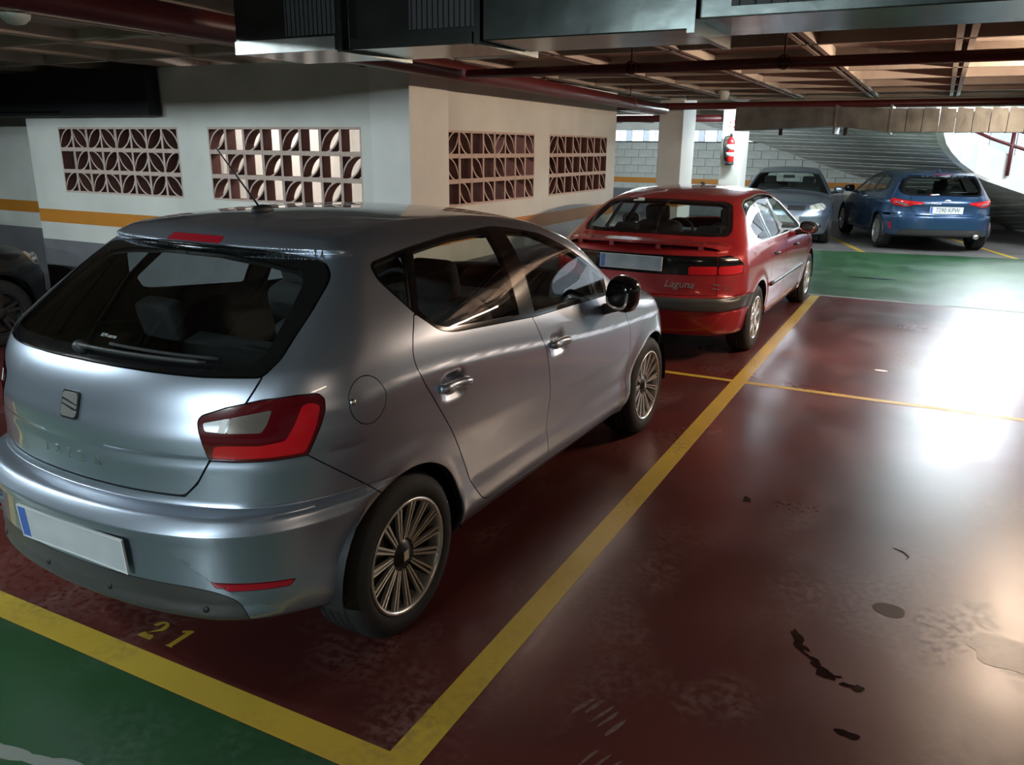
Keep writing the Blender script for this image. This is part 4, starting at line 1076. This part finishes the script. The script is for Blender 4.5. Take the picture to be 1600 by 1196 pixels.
# side glass, trim, doors
qw = ib.take(ib.field('S', [(.862, 1.297), (.856, 1.262), (.915, 1.158), (.932, 1.155), (1.062, 1.325), (.885, 1.306)], .012), 0)
rw = ib.take(ib.field('S', [(1.108, 1.325), (1.38, 1.347), (1.672, 1.350), (1.612, 1.018), (1.066, 1.066), (1.005, 1.088), (.952, 1.145)], [.012, 0, .012, .012, .05, .02, .01]), 0)
fw = ib.take(ib.field('S', [(1.798, 1.340), (2.006, 1.314), (2.267, 1.212), (2.470, 1.112), (2.462, .978), (1.752, 1.004)], [.012, .05, .05, .01, .012, .012]), 0)
tw = ib.take(ib.field('S', [(2.512, 1.088), (2.60, 1.036), (2.585, .965), (2.506, .975)], .008), 0)
for P in ([(.862, 1.297), (.856, 1.262), (.915, 1.158), (.932, 1.155), (1.062, 1.325), (.885, 1.306)], [(1.108, 1.325), (1.38, 1.347), (1.672, 1.350), (1.612, 1.018), (1.066, 1.066), (1.005, 1.088), (.952, 1.145)], [(1.798, 1.340), (2.006, 1.314), (2.267, 1.212), (2.470, 1.112), (2.462, .978), (1.752, 1.004)], [(2.512, 1.088), (2.60, 1.036), (2.585, .965), (2.506, .975)]): ib.holes.append(ib.field('S', P, .012))
dlo = [(.848, 1.300), (.877, 1.314), (1.088, 1.338), (1.381, 1.361), (1.728, 1.366), (1.86, 1.350), (2.091, 1.307), (2.314, 1.208), (2.665, 1.040), (2.61, .950), (2.45, .955), (1.745, .988), (1.093, 1.045), (1.010, 1.068), (.922, 1.139), (.842, 1.257)]
trim = ib.take(ib.field('S', dlo, [.012, .02, .05, .05, .05, .05, .05, .05, .02, .02, .05, .02, .06, .03, .02, .02]), .003)
ff = ib.take(ib.field('C', (.585, .926, .076)), .003)
rdoor = ib.take(ib.field('S', [(.917, 1.135), (.857, 1.068), (.830, 1.015), (.848, .935), (1.041, .668), (1.173, .443), (1.216, .378), (1.270, .318), (1.36, .292), (1.885, .272), (1.858, .339), (1.839, .653), (1.801, .829), (1.723, .981), (1.70, 1.06), (1.0, 1.13)], [0, .05, .06, .06, .1, .1, .05, .05, .05, .0, .1, .15, .15, 0, 0, 0]), .005)
fdoor = ib.take(ib.field('S', [(1.723, .981), (1.801, .829), (1.839, .653), (1.858, .339), (1.885, .272), (2.825, .262), (2.833, .30), (2.858, .576), (2.838, .775), (2.74, .93), (2.62, 1.0), (1.75, 1.04)], [0, .15, .15, .1, 0, .02, .03, .15, .15, .05, 0, 0]), .005)
rd = ib.emit('rear_door', *rdoor, 'paint_silver', None, False); fd = ib.emit('front_door', *fdoor, 'paint_silver', None, False)
ib.emit('door_window', *rw, 'glass_side', rd, False, 0); ib.emit('door_window', *fw, 'glass_side', fd, False, 0); ib.emit('quarter_light', *tw, 'glass_side', fd, False, 0)
ib.emit('quarter_window', *qw, 'glass_rear', None, False, 0); ib.emit('window_trim', *trim, 'black_gloss', None, False, .008)
ib.emit('fuel_flap', *ff, 'paint_silver', None, False, .01)
wsf = ib.field('WS', (2.38, 2.93, .055)); ib.emit('windscreen', *ib.take(wsf, 0), 'glass_screen', None, True, 0); ib.holes.append(wsf)
ib.part('headlight', 'lamp_clear', 'F', [(.44, .66), (.62, .78), (.84, .86), (.90, .82), (.82, .72), (.62, .63)], .02)
ib.part('grille', 'black_plastic', 'F', [(-.2, .70), (.22, .70), (.36, .66), (.30, .60), (-.2, .59)], .02, True)
ib.part('bonnet', 'paint_silver', 'T', [(-.2, 2.98), (.62, 2.98), (.66, 3.2), (.60, 3.6), (.42, 3.86), (-.2, 3.93)], [0, .03, .1, .1, .1, 0], True)
ib.finish()
door_handle(ib, rd, 1.040, .866, .20, 'paint_silver', h=.038); door_handle(ib, fd, 1.925, .842, .20, 'paint_silver', h=.038)
wheels_and_wells(ib, .30, .215, .212, 'twin', .835)
cabin(ib, 2.30, 1.75, .95)
side_mirror(ib, .925, 2.50, .985, 'black_gloss', (.085, .066, .092))  # body-coloured housing made black, its shade put into the colour
# fuel flap latch pin, antenna, wiper
x = float(ib.xside(.520, .935)); MB().ball((x+.002, .520, .935), (.010, .012, .012), 12, 8).build('flap_hinge', 'chrome', ib.root)
an = MB().tube([(0, .985, 1.462), (0, .80, 1.680)], [.004, .0025], 8).build('antenna', 'black_plastic', ib.root)
MB().ball((0, 1.0, 1.450), (.022, .055, .022), 16, 8).build('antenna_base', 'black_plastic', an)
def rear_line(x0, z0, x1, z1, n, off):
    x_, z_ = np.linspace(x0, x1, n), np.linspace(z0, z1, n); P = np.stack([x_, ib.yrear(x_, z_), z_], 1); return [tuple(p) for p in P + ib.b.n(P)*off]
wa = MB().tube(rear_line(-.02, 1.060, .47, 1.056, 12, .022), [.012]+[.008]*10+[.005], 8).build('wiper_arm', 'black_plastic', tg)
MB().tube(rear_line(.08, 1.078, .49, 1.070, 12, .010), .006, 8).build('wiper_blade', 'rubber', wa)
MB().ball(rear_line(-.03, 1.060, -.02, 1.060, 2, .012)[0], (.03, .022, .022), 14, 8).build('wiper_pivot', 'black_plastic', wa)
# badge: rounded chrome shield with the slanted S cut
def bent(name, poly, x0, z0, off, thick, m, parent, car=ib):
    n = len(poly); q = np.array(poly) + [x0, z0]; P = np.stack([q[:, 0], car.yrear(q[:, 0], q[:, 1]), q[:, 1]], 1); nn = car.b.n(P)
    v = [tuple(p) for o_ in (off, off+thick) for p in P + nn*o_]
    mb = MB(); mb.add(v, [tuple(range(n)), tuple(range(n, 2*n))[::-1]] + [(i, n+i, n+(i+1) % n, (i+1) % n) for i in range(n)])
    return mb.build(name, m, parent)
def rr(w_, h_, r_): return [tuple(p) for p in rounded([(-w_, -h_), (w_, -h_), (w_, h_), (-w_, h_)], r_)]
em = bent('badge', rr(.043, .043, .016), 0, .902, .001, .004, 'alloy_dark', tg)
up = [(-.037, .019), (-.037, .030), (-.028, .037), (.030, .037), (.037, .030), (.037, .003), (-.006, .014)]
md = [(-.037, .011), (-.037, .003), (.037, -.011), (.037, -.003)]
for pl in (up, md, [(-a, -b) for a, b in up]): bent('badge_stroke', pl, 0, .902, .0045, .0035, 'alloy_silver', em)
for ch, x_ in zip('IBIZA', (-.150, -.084, -.022, .036, .112)):
    text_obj('letter', ch, .046, 'chrome', tg, ib.frame_rear(x_, .739, .0015), .002)
plate(ib, bo, ib.frame_rear(.022, .480, .004), 'plate_blur')
for x_ in (.16, -.16, .52, -.52):
    M = ib.frame_rear(x_, .335 if abs(x_) < .3 else .325, .0); MB().lathe([(.010, .0), (.010, .003), (.0, .0035)], 14, 'z').build('parking_sensor', 'black', bo).matrix_local = M
# rear window sticker lettering
text_obj('window_sticker', 'KM-sarsa', .020, 'sticker_white', tg, ib.frame_rear(.03, 1.098, .002), .0002)

# ================================================================== red five-door saloon-back
LG = dict(len=4.51, axles=(.94, 3.61), wheel_r=.305, arch_r=.352, spine=(1.1, 3.4, .66), zbot=[(0, .25), (.5, .24), (1.2, .215), (4.5, .2)], flare=.010,
  W=[(0, .77), (.2, .82), (.5, .855), (1.0, .872), (3.2, .872), (3.8, .845), (4.2, .77), (4.5, .66)],
  P=[(.15, .09), (.24, .05), (.32, .028), (.42, .016), (.52, .004), (.65, 0), (.78, .004), (.88, .02), (.96, .045), (1.05, .095), (1.15, .15), (1.25, .205), (1.34, .26), (1.42, .32)],
  T=[(.05, .975), (.12, .985), (.25, 1.0), (.42, 1.02), (.50, 1.045), (.58, 1.09), (.95, 1.30), (1.06, 1.345), (1.3, 1.392), (1.7, 1.427), (2.0, 1.433), (2.3, 1.42), (2.55, 1.375), (2.8, 1.27), (3.1, 1.12), (3.4, .985), (3.55, .955), (3.9, .91), (4.3, .82), (4.45, .72)],
  R=[(.15, .18), (.22, .11), (.30, .065), (.42, .045), (.468, .042), (.474, .022), (.50, .016), (.55, .016), (.578, .024), (.585, .055), (.62, .075), (.70, .085), (.85, .095), (.93, .105), (1.0, .125), (1.05, .15)],
  F=[(.15, 4.3), (.3, 4.45), (.5, 4.50), (.65, 4.48), (.8, 4.38), (.95, 4.2)], BR=[(.2, .18), (.9, .20), (1.1, .18)], BF=[(.2, .28), (.9, .3)],
  taper=[(.3, .06), (1.0, .02), (2, 0), (3.4, .05)], kcorner=[(.3, .14), (.6, .14), (.9, .14), (1.1, .12)], ktop=.075, crown=.09, crown4=.08, rear_lim=1.2)
lg = Car('red_hatchback', 'dark red five-door car with black rear band parked behind the silver car', LG, (-2.135, 6.17, 0), -R(1.3), 'paint_red', (56, 84, 26, 124), .012)
for ya in LG['axles']: lg.part('arch', None, 'C', (ya, .305, .35), gap=0, drop=True); lg.holes.append(lg.field('C', (ya, .305, .35)))
wgl = [(-.2, 1.085), (.48, 1.080), (.60, 1.085), (.615, 1.11), (.575, 1.20), (.525, 1.285), (.46, 1.305), (-.2, 1.318)]
lgrw = lg.take(lg.field('B', wgl, .02), 0); lg.holes.append(lg.field('B', wgl, .02))
lgfr = lg.take(lg.field('B', [(-.2, 1.058), (.50, 1.054), (.64, 1.060), (.655, 1.10), (.61, 1.21), (.56, 1.30), (.48, 1.328), (-.2, 1.34)], .02), .004)
redo = lg.take(lg.field('R', [(.745, .845), (.745, .772), (.90, .772), (.985, .782), (.995, .850)], .012), .003)
redi = lg.take(lg.field('R', [(.50, .845), (.50, .772), (.735, .772), (.735, .845)], .012), .003)
blk2 = lg.take(lg.field('R', [(.74, .925), (.74, .770), (.90, .770), (.99, .780), (1.0, .852), (.95, .90), (.86, .930)], .01), .003)
blk1 = lg.take(lg.field('R', [(-.2, .93), (.733, .925), (.733, .770), (-.2, .770)], .004), .003)
lgt = lg.take(lg.field('R', [(-.2, .60), (.735, .60), (.735, 1.0), (-.2, 1.2)], .0), .004)
band = lg.take(lg.field('R', [(-.2, .474), (1.4, .474), (1.4, .582), (-.2, .582)], 0), .003)
lbum = lg.take(lg.field('R', [(-.2, .471), (1.4, .471), (1.4, .1), (-.2, .1)], 0), .003)
gt = lg.emit('tailgate', *lgt, 'paint_red', None, True)[0]
lg.emit('rear_window', *lgrw, 'glass_rear', gt, True, 0); lg.emit('window_border', *lgfr, 'black_gloss', gt, True, .008)
bk_ = lg.emit('tail_panel', *blk1, 'black_gloss', gt, True)[0]
tl2 = lg.emit('tail_light', *blk2, 'black_gloss', None, False); lg.emit('red_lens', *redo, 'lamp_red', tl2, False, .01, .001); lg.emit('inner_lens', *redi, 'lamp_red', gt, False, .01, .001)
lb = lg.emit('rear_bumper', *lbum, 'paint_red', None, True)[0]; lg.emit('bumper_band', *band, 'bumper_grey', lb, True, .012, .004)
sw_r = [(1.02, 1.02), (.985, 1.10), (1.02, 1.21), (1.13, 1.285), (1.30, 1.322), (1.52, 1.338), (1.50, .985), (1.15, .99)]
sw_r2 = [(1.56, 1.341), (1.80, 1.352), (2.02, 1.348), (2.02, .978), (1.54, .985)]
sw_f = [(2.10, 1.346), (2.30, 1.325), (2.52, 1.255), (2.92, 1.03), (2.93, .965), (2.10, .976)]
G = [lg.take(lg.field('S', P, [.04]*6+[.02]*2 if P is sw_r else .02), 0) for P in (sw_r, sw_r2, sw_f)]
for P in (sw_r, sw_r2, sw_f): lg.holes.append(lg.field('S', P, .02))
_bt = lg.field('S', [(.992, 1.02), (.960, 1.10), (.997, 1.222), (1.12, 1.302), (1.30, 1.340), (1.8, 1.368), (2.05, 1.364), (2.31, 1.341), (2.53, 1.270), (2.95, 1.035), (2.98, .955), (2.1, .962), (1.15, .972)], .04)
black_t = lg.take(lambda V: _bt(V) + .011, 0); bead = lg.take(_bt, .002)
lrd = lg.take(lg.field('S', [(1.30, .99), (1.36, .85), (1.42, .68), (1.34, .48), (1.38, .30), (2.06, .27), (2.06, 1.0), (1.3, 1.0)], .05), .005)
lfd = lg.take(lg.field('S', [(2.065, 1.0), (2.065, .27), (3.18, .26), (3.20, .60), (3.10, .92), (2.9, 1.0)], .04), .005)
rd2 = lg.emit('rear_door', *lrd, 'paint_red', None, False); fd2 = lg.emit('front_door', *lfd, 'paint_red', None, False)
lg.emit('quarter_window', *G[0], 'glass_side', None, False, 0); lg.emit('door_window', *G[1], 'glass_side', rd2, False, 0); lg.emit('door_window', *G[2], 'glass_side', fd2, False, 0)
lg.emit('window_trim', *black_t, 'black_gloss', None, False, .006); lg.emit('window_bead', *bead, 'alloy_silver', None, False, .006)
f_ = lg.field('WS', (2.58, 3.36, .06)); lg.emit('windscreen', *lg.take(f_, 0), 'glass_screen', None, True, 0); lg.holes.append(f_)
lg.part('headlight', 'lamp_clear', 'F', [(.40, .70), (.40, .80), (.78, .84), (.80, .72)], .02)
lg.finish(); lg.root.scale = (1, 1, .945)
door_handle(lg, rd2, 1.58, .83, .16, 'black_plastic', h=.026); door_handle(lg, fd2, 2.55, .82, .16, 'black_plastic', h=.026)
wheels_and_wells(lg, .305, .195, .195, 'seven', .862); cabin(lg, 2.55, 2.0, 1.15); side_mirror(lg, .965, 2.66, .99, 'black_plastic', (.095, .06, .062))
# boot spoiler: raised wing with a slot below
v, f = [], []; xs = [-.70 + .07*i for i in range(21)]
for x_ in xs:
    e = abs(x_)/.70; yb = float(lg.yrear(x_, .955)) - .012 + .035*e; zt = 1.038 - .030*e**2 + (.0 if e < .97 else -.015); th_ = .020 if e < .86 else .020 + .05*(e-.86)/.14
    for dy, dz in ((0, 0), (.16, .008), (.16, -.030), (.05, -.012-th_*.5), (.0, -th_)): v.append((x_, yb+dy, zt+dz))
for i in range(len(xs)-1):
    for j in range(5): a, b = i*5+j, i*5+(j+1) % 5; f.append((a, b, b+5, a+5))
f += [(0, 1, 2, 3, 4), tuple(len(v)-5+k for k in (4, 3, 2, 1, 0))]
sp = MB().add(v, f, smooth=False).build('boot_spoiler', 'paint_red', gt)
for x_ in (-.52, -.2, .2, .52): MB().box((x_-.02, float(lg.yrear(x_, .95))+.03, .955), (x_+.02, float(lg.yrear(x_, .95))+.12, 1.025)).build('spoiler_foot', 'paint_red', sp)
plate(lg, bk_, lg.frame_rear(0, .855, .004), 'plate_blur_blue')
text_obj('model_script', 'Laguna', .085, 'chrome', gt, lg.frame_rear(.40, .690, .002), .002, shear=.25)
for z_ in (.655, .690): MB().box((-.03, -.004, 0), (.03, .004, .002), M=lg.frame_rear(.665, z_, .002)).build('badge_bar', 'chrome', gt)
text_obj('engine_badge', '21', .04, 'chrome', lg.root, lg.frame_rear(.735, .660, .002), .002)
MB().box((-.05, -.012, 0), (.05, .012, .003), M=lg.frame_rear(-.28, 1.312, .003)).ball((lg.frame_rear(-.27, 1.325, .004)).translation, (.035, .012, .010), 12, 8).build('window_sticker', 'sticker_white', gt)
for sd in (1, -1):
    pts = [(sd*(float(lg.xside(y_, .545))+.004), y_, .545) for y_ in np.linspace(1.40, 3.1, 14)]
    MB().tube(pts, .017, 8).build('side_moulding', 'bumper_grey', lg.root)
MB().tube([(0, 2.1, 1.44), (0, 2.0, 1.45)], .012, 8).build('antenna_base', 'black_plastic', lg.root)

# ================================================================== blue grey hatchback facing the camera
AS = dict(len=4.11, axles=(.75, 3.36), wheel_r=.30, arch_r=.345, spine=(.95, 3.05, .64), zbot=[(0, .24), (1, .21), (3.4, .20), (4.1, .20)], flare=.012,
  W=[(0, .74), (.2, .80), (.5, .84), (1, .854), (3.0, .854), (3.5, .835), (3.85, .76), (4.1, .66)],
  P=[(.15, .09), (.24, .05), (.32, .026), (.42, .012), (.55, 0), (.70, 0), (.82, .008), (.92, .032), (1.0, .07), (1.1, .122), (1.2, .175), (1.3, .232), (1.42, .31)],
  T=[(.2, 1.15), (.4, 1.29), (.6, 1.37), (.9, 1.412), (1.4, 1.425), (1.8, 1.413), (2.1, 1.38), (2.3, 1.325), (2.6, 1.17), (2.95, .995), (3.08, .965), (3.4, .925), (3.75, .85), (3.92, .79), (4.02, .70)],
  R=[(.15, .2), (.25, .09), (.40, .03), (.55, .02), (.62, .06), (.8, .09), (.95, .12), (1.05, .18), (1.3, .38), (1.4, .5)],
  F=[(.15, 3.94), (.25, 4.03), (.38, 4.08), (.55, 4.09), (.60, 4.075), (.68, 4.05), (.78, 3.98), (.9, 3.85)], BR=[(.2, .18), (1.4, .18)], BF=[(.2, .22), (.9, .24)],
  taper=[(.3, .06), (1, .02), (2, 0), (3, .05)], ktop=.07, crown=.09, crown4=.09, rear_lim=.9)
def astra(name, label, loc, rz, paint, detail=True):
    c = Car(name, label, AS, loc, rz, paint, (26, 70, 50, 110), .012)
    for ya in AS['axles']: c.part('arch', None, 'C', (ya, .30, .345), gap=0, drop=True); c.holes.append(c.field('C', (ya, .30, .345)))
    f_ = c.field('WS', (2.27, 2.93, .055)); c.emit('windscreen', *c.take(f_, 0), 'glass_screen', None, True, 0); c.holes.append(f_)
    q = [(-.2, 1.06), (.5, 1.05), (.56, 1.08), (.47, 1.26), (.40, 1.30), (-.2, 1.31)]; c.part('rear_window', 'glass_rear', 'B', q, .02, True, 0, 0, hole=True)
    wr_, wf_ = [(.72, 1.04), (.80, 1.22), (.98, 1.32), (1.48, 1.345), (1.48, .985), (.95, .995)], [(1.56, 1.345), (1.85, 1.335), (2.10, 1.275), (2.60, 1.015), (2.60, .955), (1.56, .98)]
    gr, gf = c.take(c.field('S', wr_, .03), 0), c.take(c.field('S', wf_, .02), 0); c.holes += [c.field('S', wr_, .03), c.field('S', wf_, .02)]
    tm = c.take(c.field('S', [(.69, 1.03), (.78, 1.235), (.97, 1.34), (1.5, 1.365), (1.87, 1.353), (2.12, 1.29), (2.66, 1.01), (2.64, .94), (1.5, .965), (.94, .978)], .03), .002)
    hl = c.take(c.field('F', [(.475, .660), (.475, .745), (.64, .785), (.80, .80), (.84, .74), (.78, .675), (.62, .655)], .02), .004)
    gr_i = c.take(c.field('F', [(-.2, .660), (.37, .660), (.415, .745), (-.2, .757)], .012), .003)
    vent = c.take(c.field('F', [(-.2, .33), (.42, .33), (.44, .385), (-.2, .385)], .01), .003)
    vent2 = c.take(c.field('F', [(.50, .33), (.72, .34), (.70, .40), (.50, .39)], .01), .003)
    bon = c.take(c.field('T', [(-.2, 2.97), (.62, 2.97), (.66, 3.2), (.60, 3.7), (.52, 3.86), (-.2, 3.93)], [0, .03, .1, .1, .1, 0]), .005)
    fb = c.take(c.field('F', [(-.2, .635), (.45, .635), (.62, .630), (.80, .645), (1.2, .60), (1.2, .1), (-.2, .1)], .01), .004)
    d1 = c.take(c.field('S', [(1.07, .99), (1.15, .60), (1.12, .30), (1.52, .27), (1.52, 1.0)], .05), .005); d2_ = c.take(c.field('S', [(1.525, 1.0), (1.525, .27), (2.86, .26), (2.88, .60), (2.75, .92), (2.6, 1.0)], .04), .005)
    r_d = c.emit('rear_door', *d1, paint, None, False); f_d = c.emit('front_door', *d2_, paint, None, False)
    c.emit('door_window', *gr, 'glass_side', r_d, False, 0); c.emit('door_window', *gf, 'glass_side', f_d, False, 0); c.emit('window_trim', *tm, 'black_plastic', None, False, .006)
    h_ = c.emit('headlight', *hl, 'headlamp', None, False, .02)
    for sd in (0, 1):
        s_ = 1 if sd == 0 else -1
        for (xx, zz, rr_) in ((.50, .71, .052), (.635, .715, .045)):
            yy = float(c.yfront(xx, zz)); MB().lathe([(0, -.06), (rr_*.6, -.045), (rr_, .0), (rr_*1.05, .0), (rr_*.7, -.055)], 20, 'y', (s_*xx, yy-.004, zz)).build('reflector_bowl', 'chrome', h_[sd])
    g_ = c.emit('grille', *gr_i, 'black_plastic', None, True)[0]
    fbo = c.emit('front_bumper', *fb, paint, None, True)[0]; c.emit('air_intake', *vent, 'black', fbo, True); c.emit('side_intake', *vent2, 'black', fbo, False)
    c.emit('bonnet', *bon, paint, None, True); c.finish(); c.root.scale = (1, 1, .955)
    wheels_and_wells(c, .30, .185, .19, 'five' if detail else 'dark', .84); cabin(c, 2.28, 1.72, .95); side_mirror(c, .955, 2.55, 1.0, paint, (.09, .06, .065))
    door_handle(c, r_d, 1.30, .83, .15, paint, h=.026); door_handle(c, f_d, 1.70, .82, .15, paint, h=.026)
    def fr_front(x, z, off):
        p = np.array([x, float(c.yfront(x, z)), z]); n = Vector(c.normal(p)); r_ = Vector((-1, 0, 0)); r_ = (r_ - n*r_.dot(n)).normalized(); u = n.cross(r_); P = Vector(p)+n*off
        return Matrix(((r_.x, u.x, n.x, P.x), (r_.y, u.y, n.y, P.y), (r_.z, u.z, n.z, P.z), (0, 0, 0, 1)))
    M = fr_front(0, .710, .006)
    if detail:
        eb = MB().lathe([(.042+.007*math.cos(a*math.pi/4), .007*math.sin(a*math.pi/4)) for a in range(9)], 28, 'z').build('emblem', 'chrome', g_); eb.matrix_local = M
        MB().add([(-.055, .004, .002), (-.005, .014, .002), (.01, .004, .002), (.055, -.004, .002), (.005, -.014, .002), (-.01, -.004, .002)], [(0, 5, 4, 3, 2, 1)]).build('emblem_bolt', 'chrome', eb)
        plate(c, fbo, fr_front(0, .50, .004), 'plate_white', None)
    MB().tube([(-.5, 3.02, .985), (.1, 2.93, 1.03)], .008, 8).build('wiper', 'black_plastic', c.root); MB().tube([(.1, 3.02, .985), (.55, 2.93, 1.02)], .008, 8).build('wiper', 'black_plastic', c.root)
    return c
a1 = 8.0
astra('blue_grey_hatchback', 'blue grey hatchback facing the camera beside the lit pillar', (-3.0, 19.66, 0), R(180+a1), 'paint_bluegrey')
astra('black_hatchback', 'black car half hidden in the dark at the left edge', (-7.75, .62, 0), 0, 'paint_black', False)

# ================================================================== dark blue hatchback seen from behind
FO = dict(len=4.38, axles=(.85, 3.55), wheel_r=.315, arch_r=.362, spine=(1.0, 3.3, .66), zbot=[(0, .30), (.5, .28), (1.2, .22), (4.4, .2)], flare=.016,
  W=[(0, .76), (.2, .83), (.5, .885), (.9, .908), (3.2, .905), (3.7, .87), (4.1, .78), (4.4, .66)],
  P=[(.15, .09), (.25, .05), (.34, .02), (.48, .024), (.60, .008), (.72, 0), (.84, .004), (.90, .016), (1.0, .062), (1.1, .12), (1.2, .175), (1.3, .235), (1.4, .30)],
  T=[(.4, 1.34), (.55, 1.385), (.7, 1.412), (1.0, 1.438), (1.5, 1.455), (2.0, 1.44), (2.3, 1.40), (2.5, 1.345), (2.8, 1.19), (3.2, 1.0), (3.35, .965), (3.8, .89), (4.15, .79), (4.3, .70)],
  R=[(.15, .25), (.25, .14), (.34, .07), (.45, .035), (.60, .025), (.655, .035), (.67, .085), (.76, .10), (.82, .095), (.86, .080), (.90, .085), (.955, .13), (1.0, .19), (1.06, .26), (1.30, .47), (1.345, .50), (1.36, .43), (1.40, .46), (1.43, .60)],
  F=[(.15, 4.15), (.3, 4.3), (.5, 4.36), (.7, 4.33), (.9, 4.2)], BR=[(.2, .18), (.6, .20), (.9, .24), (1.4, .2)], BF=[(.2, .3), (.9, .3)],
  taper=[(.3, .12), (1, .03), (2, 0), (3, .05)], kcorner=[(.3, .16), (.6, .18), (.8, .14), (1.0, .10), (1.4, .06)], ktop=.06, crown=.09, crown4=.09, rear_lim=.95)
fo = Car('blue_hatchback', 'dark blue hatchback seen from behind under the ramp', FO, (.22, 15.72, 0), R(18), 'paint_blue', (56, 64, 24, 120), .012)
for ya in FO['axles']: fo.part('arch', None, 'C', (ya, .315, .36), gap=0, drop=True); fo.holes.append(fo.field('C', (ya, .315, .36)))
q = [(-.2, 1.04), (.50, 1.03), (.60, 1.05), (.62, 1.12), (.56, 1.27), (.50, 1.315), (-.2, 1.325)]
fr_ = fo.take(fo.field('B', q, .03), 0); fo.holes.append(fo.field('B', q, .03))
fbd = fo.take(fo.field('B', [(-.2, 1.015), (.52, 1.002), (.66, 1.03), (.70, 1.12), (.62, 1.30), (.52, 1.345), (-.2, 1.352)], .03), .003)
ha = fo.take(fo.field('B', [(-.2, 1.375), (.16, 1.372), (.15, 1.385), (-.2, 1.388)], .004), .001)
w_in = fo.take(fo.field('R', [(.62, .838), (.74, .872), (.86, .895), (.90, .885), (.78, .850), (.70, .825)], .012), 0)
tlr = fo.take(fo.field('R', [(.40, .862), (.40, .90), (.70, .922), (.98, .955), (1.01, .90), (.93, .835), (.72, .805), (.60, .825), (.52, .850)], .015), .004)
fgt = fo.take(fo.field('R', [(-.2, .672), (.50, .672), (.58, .75), (.60, .83), (.62, .95), (.72, 1.03), (-.2, 1.03)], .01), .005)
rfl = fo.take(fo.field('R', [(.86, .40), (.90, .53), (.955, .52), (.925, .40)], .01), .003)
dif = fo.take(fo.field('R', [(-.2, .42), (.62, .42), (.74, .37), (.80, .2), (-.2, .2)], .02), .003)
fbm = fo.take(fo.field('R', [(-.2, .67), (.50, .67), (.58, .75), (.62, .81), (.72, .80), (.93, .83), (1.05, .72), (1.3, .60), (1.3, .1), (-.2, .1)], .01), .004)
fg = fo.emit('tailgate', *fgt, 'paint_blue', None, True)[0]; fo.emit('rear_window', *fr_, 'glass_rear', fg, True, 0); fo.emit('window_border', *fbd, 'black_gloss', fg, True, .008)
fo.emit('brake_light', *ha, 'reflector_red', None, True); tf = fo.emit('tail_light', *tlr, 'lamp_red', None, False, .015, .002); fo.emit('white_lens', *w_in, 'lamp_clear', tf, False, .01, .002)
fbo_ = fo.emit('rear_bumper', *fbm, 'paint_blue', None, True)[0]; fo.emit('diffuser', *dif, 'bumper_grey', fbo_, True); fo.emit('reflector', *rfl, 'reflector_red', fbo_, False, .01, .002)
a_ = [(.98, 1.08), (1.02, 1.20), (1.16, 1.30), (1.66, 1.345), (1.66, 1.01), (1.12, 1.04)]; b_ = [(1.74, 1.345), (2.05, 1.325), (2.35, 1.255), (2.90, 1.0), (2.88, .945), (1.74, .995)]
ga, gb = fo.take(fo.field('S', a_, .03), 0), fo.take(fo.field('S', b_, .02), 0); fo.holes += [fo.field('S', a_, .03), fo.field('S', b_, .02)]
tm = fo.take(fo.field('S', [(.80, 1.12), (1.0, 1.235), (1.15, 1.325), (1.7, 1.368), (2.07, 1.345), (2.37, 1.272), (2.96, .99), (2.9, .93), (1.7, .985), (1.1, 1.022)], .03), .002)
d1 = fo.take(fo.field('S', [(1.28, 1.03), (1.32, .70), (1.24, .34), (1.70, .30), (1.70, 1.03)], .05), .005); d2_ = fo.take(fo.field('S', [(1.705, 1.03), (1.705, .30), (2.98, .29), (3.0, .60), (2.92, .95), (2.8, 1.0)], .04), .005)
r_d = fo.emit('rear_door', *d1, 'paint_blue', None, False); f_d = fo.emit('front_door', *d2_, 'paint_blue', None, False)
fo.emit('door_window', *ga, 'glass_side', r_d, False, 0); fo.emit('door_window', *gb, 'glass_side', f_d, False, 0); fo.emit('window_trim', *tm, 'black_gloss', None, False, .006)
f_ = fo.field('WS', (2.53, 3.17, .055)); fo.emit('windscreen', *fo.take(f_, 0), 'glass_screen', None, True, 0); fo.holes.append(f_)
fo.part('headlight', 'lamp_clear', 'F', [(.45, .68), (.62, .76), (.9, .82), (.9, .74), (.6, .64)], .02)
fo.finish(); fo.root.scale = (1, 1, .95)
wheels_and_wells(fo, .315, .205, .22, 'five', .90); cabin(fo, 2.5, 1.9, 1.05); side_mirror(fo, 1.01, 2.72, 1.02, 'black_gloss', (.10, .06, .07))
door_handle(fo, r_d, 1.50, .87, .17, 'paint_blue'); door_handle(fo, f_d, 2.0, .86, .17, 'paint_blue')
plate(fo, fg, fo.frame_rear(0, .765, .004), 'plate_white', '7290 KPW')
MB().ball(fo.frame_rear(0, .925, .004).translation, (.055, .008, .022), 16, 8).build('oval_badge', 'chrome', fg)
text_obj('model_letters', 'FOCUS', .05, 'chrome', fg, fo.frame_rear(-.18, .885, .002), .002)
s_ = MB().box((-.03, -.014, 0), (.09, .014, .002), M=fo.frame_rear(-.20, 1.025, .003)).build('window_sticker', 'sticker_white', fg)
MB().box((-.055, -.014, 0), (-.031, .014, .002), M=fo.frame_rear(-.20, 1.025, .003)).build('sticker_end', 'sign_red', s_)
MB().ball((0, .80, 1.435), (.018, .09, .05), 14, 8).build('roof_antenna', 'paint_blue', fo.root)
for x_ in (.52,): MB().lathe([(.036, .0), (.042, .0), (.042, -.12), (.0, -.12)], 20, 'y', (x_, .16, .31)).build('exhaust_tip', 'chrome', fo.root)
MB().tube(list(map(lambda t: tuple(fo.frame_rear(.05+.30*t, 1.06+.0*t, .02).translation), (0, .25, .5, .75, 1))), .008, 8).build('rear_wiper', 'black_plastic', fg)
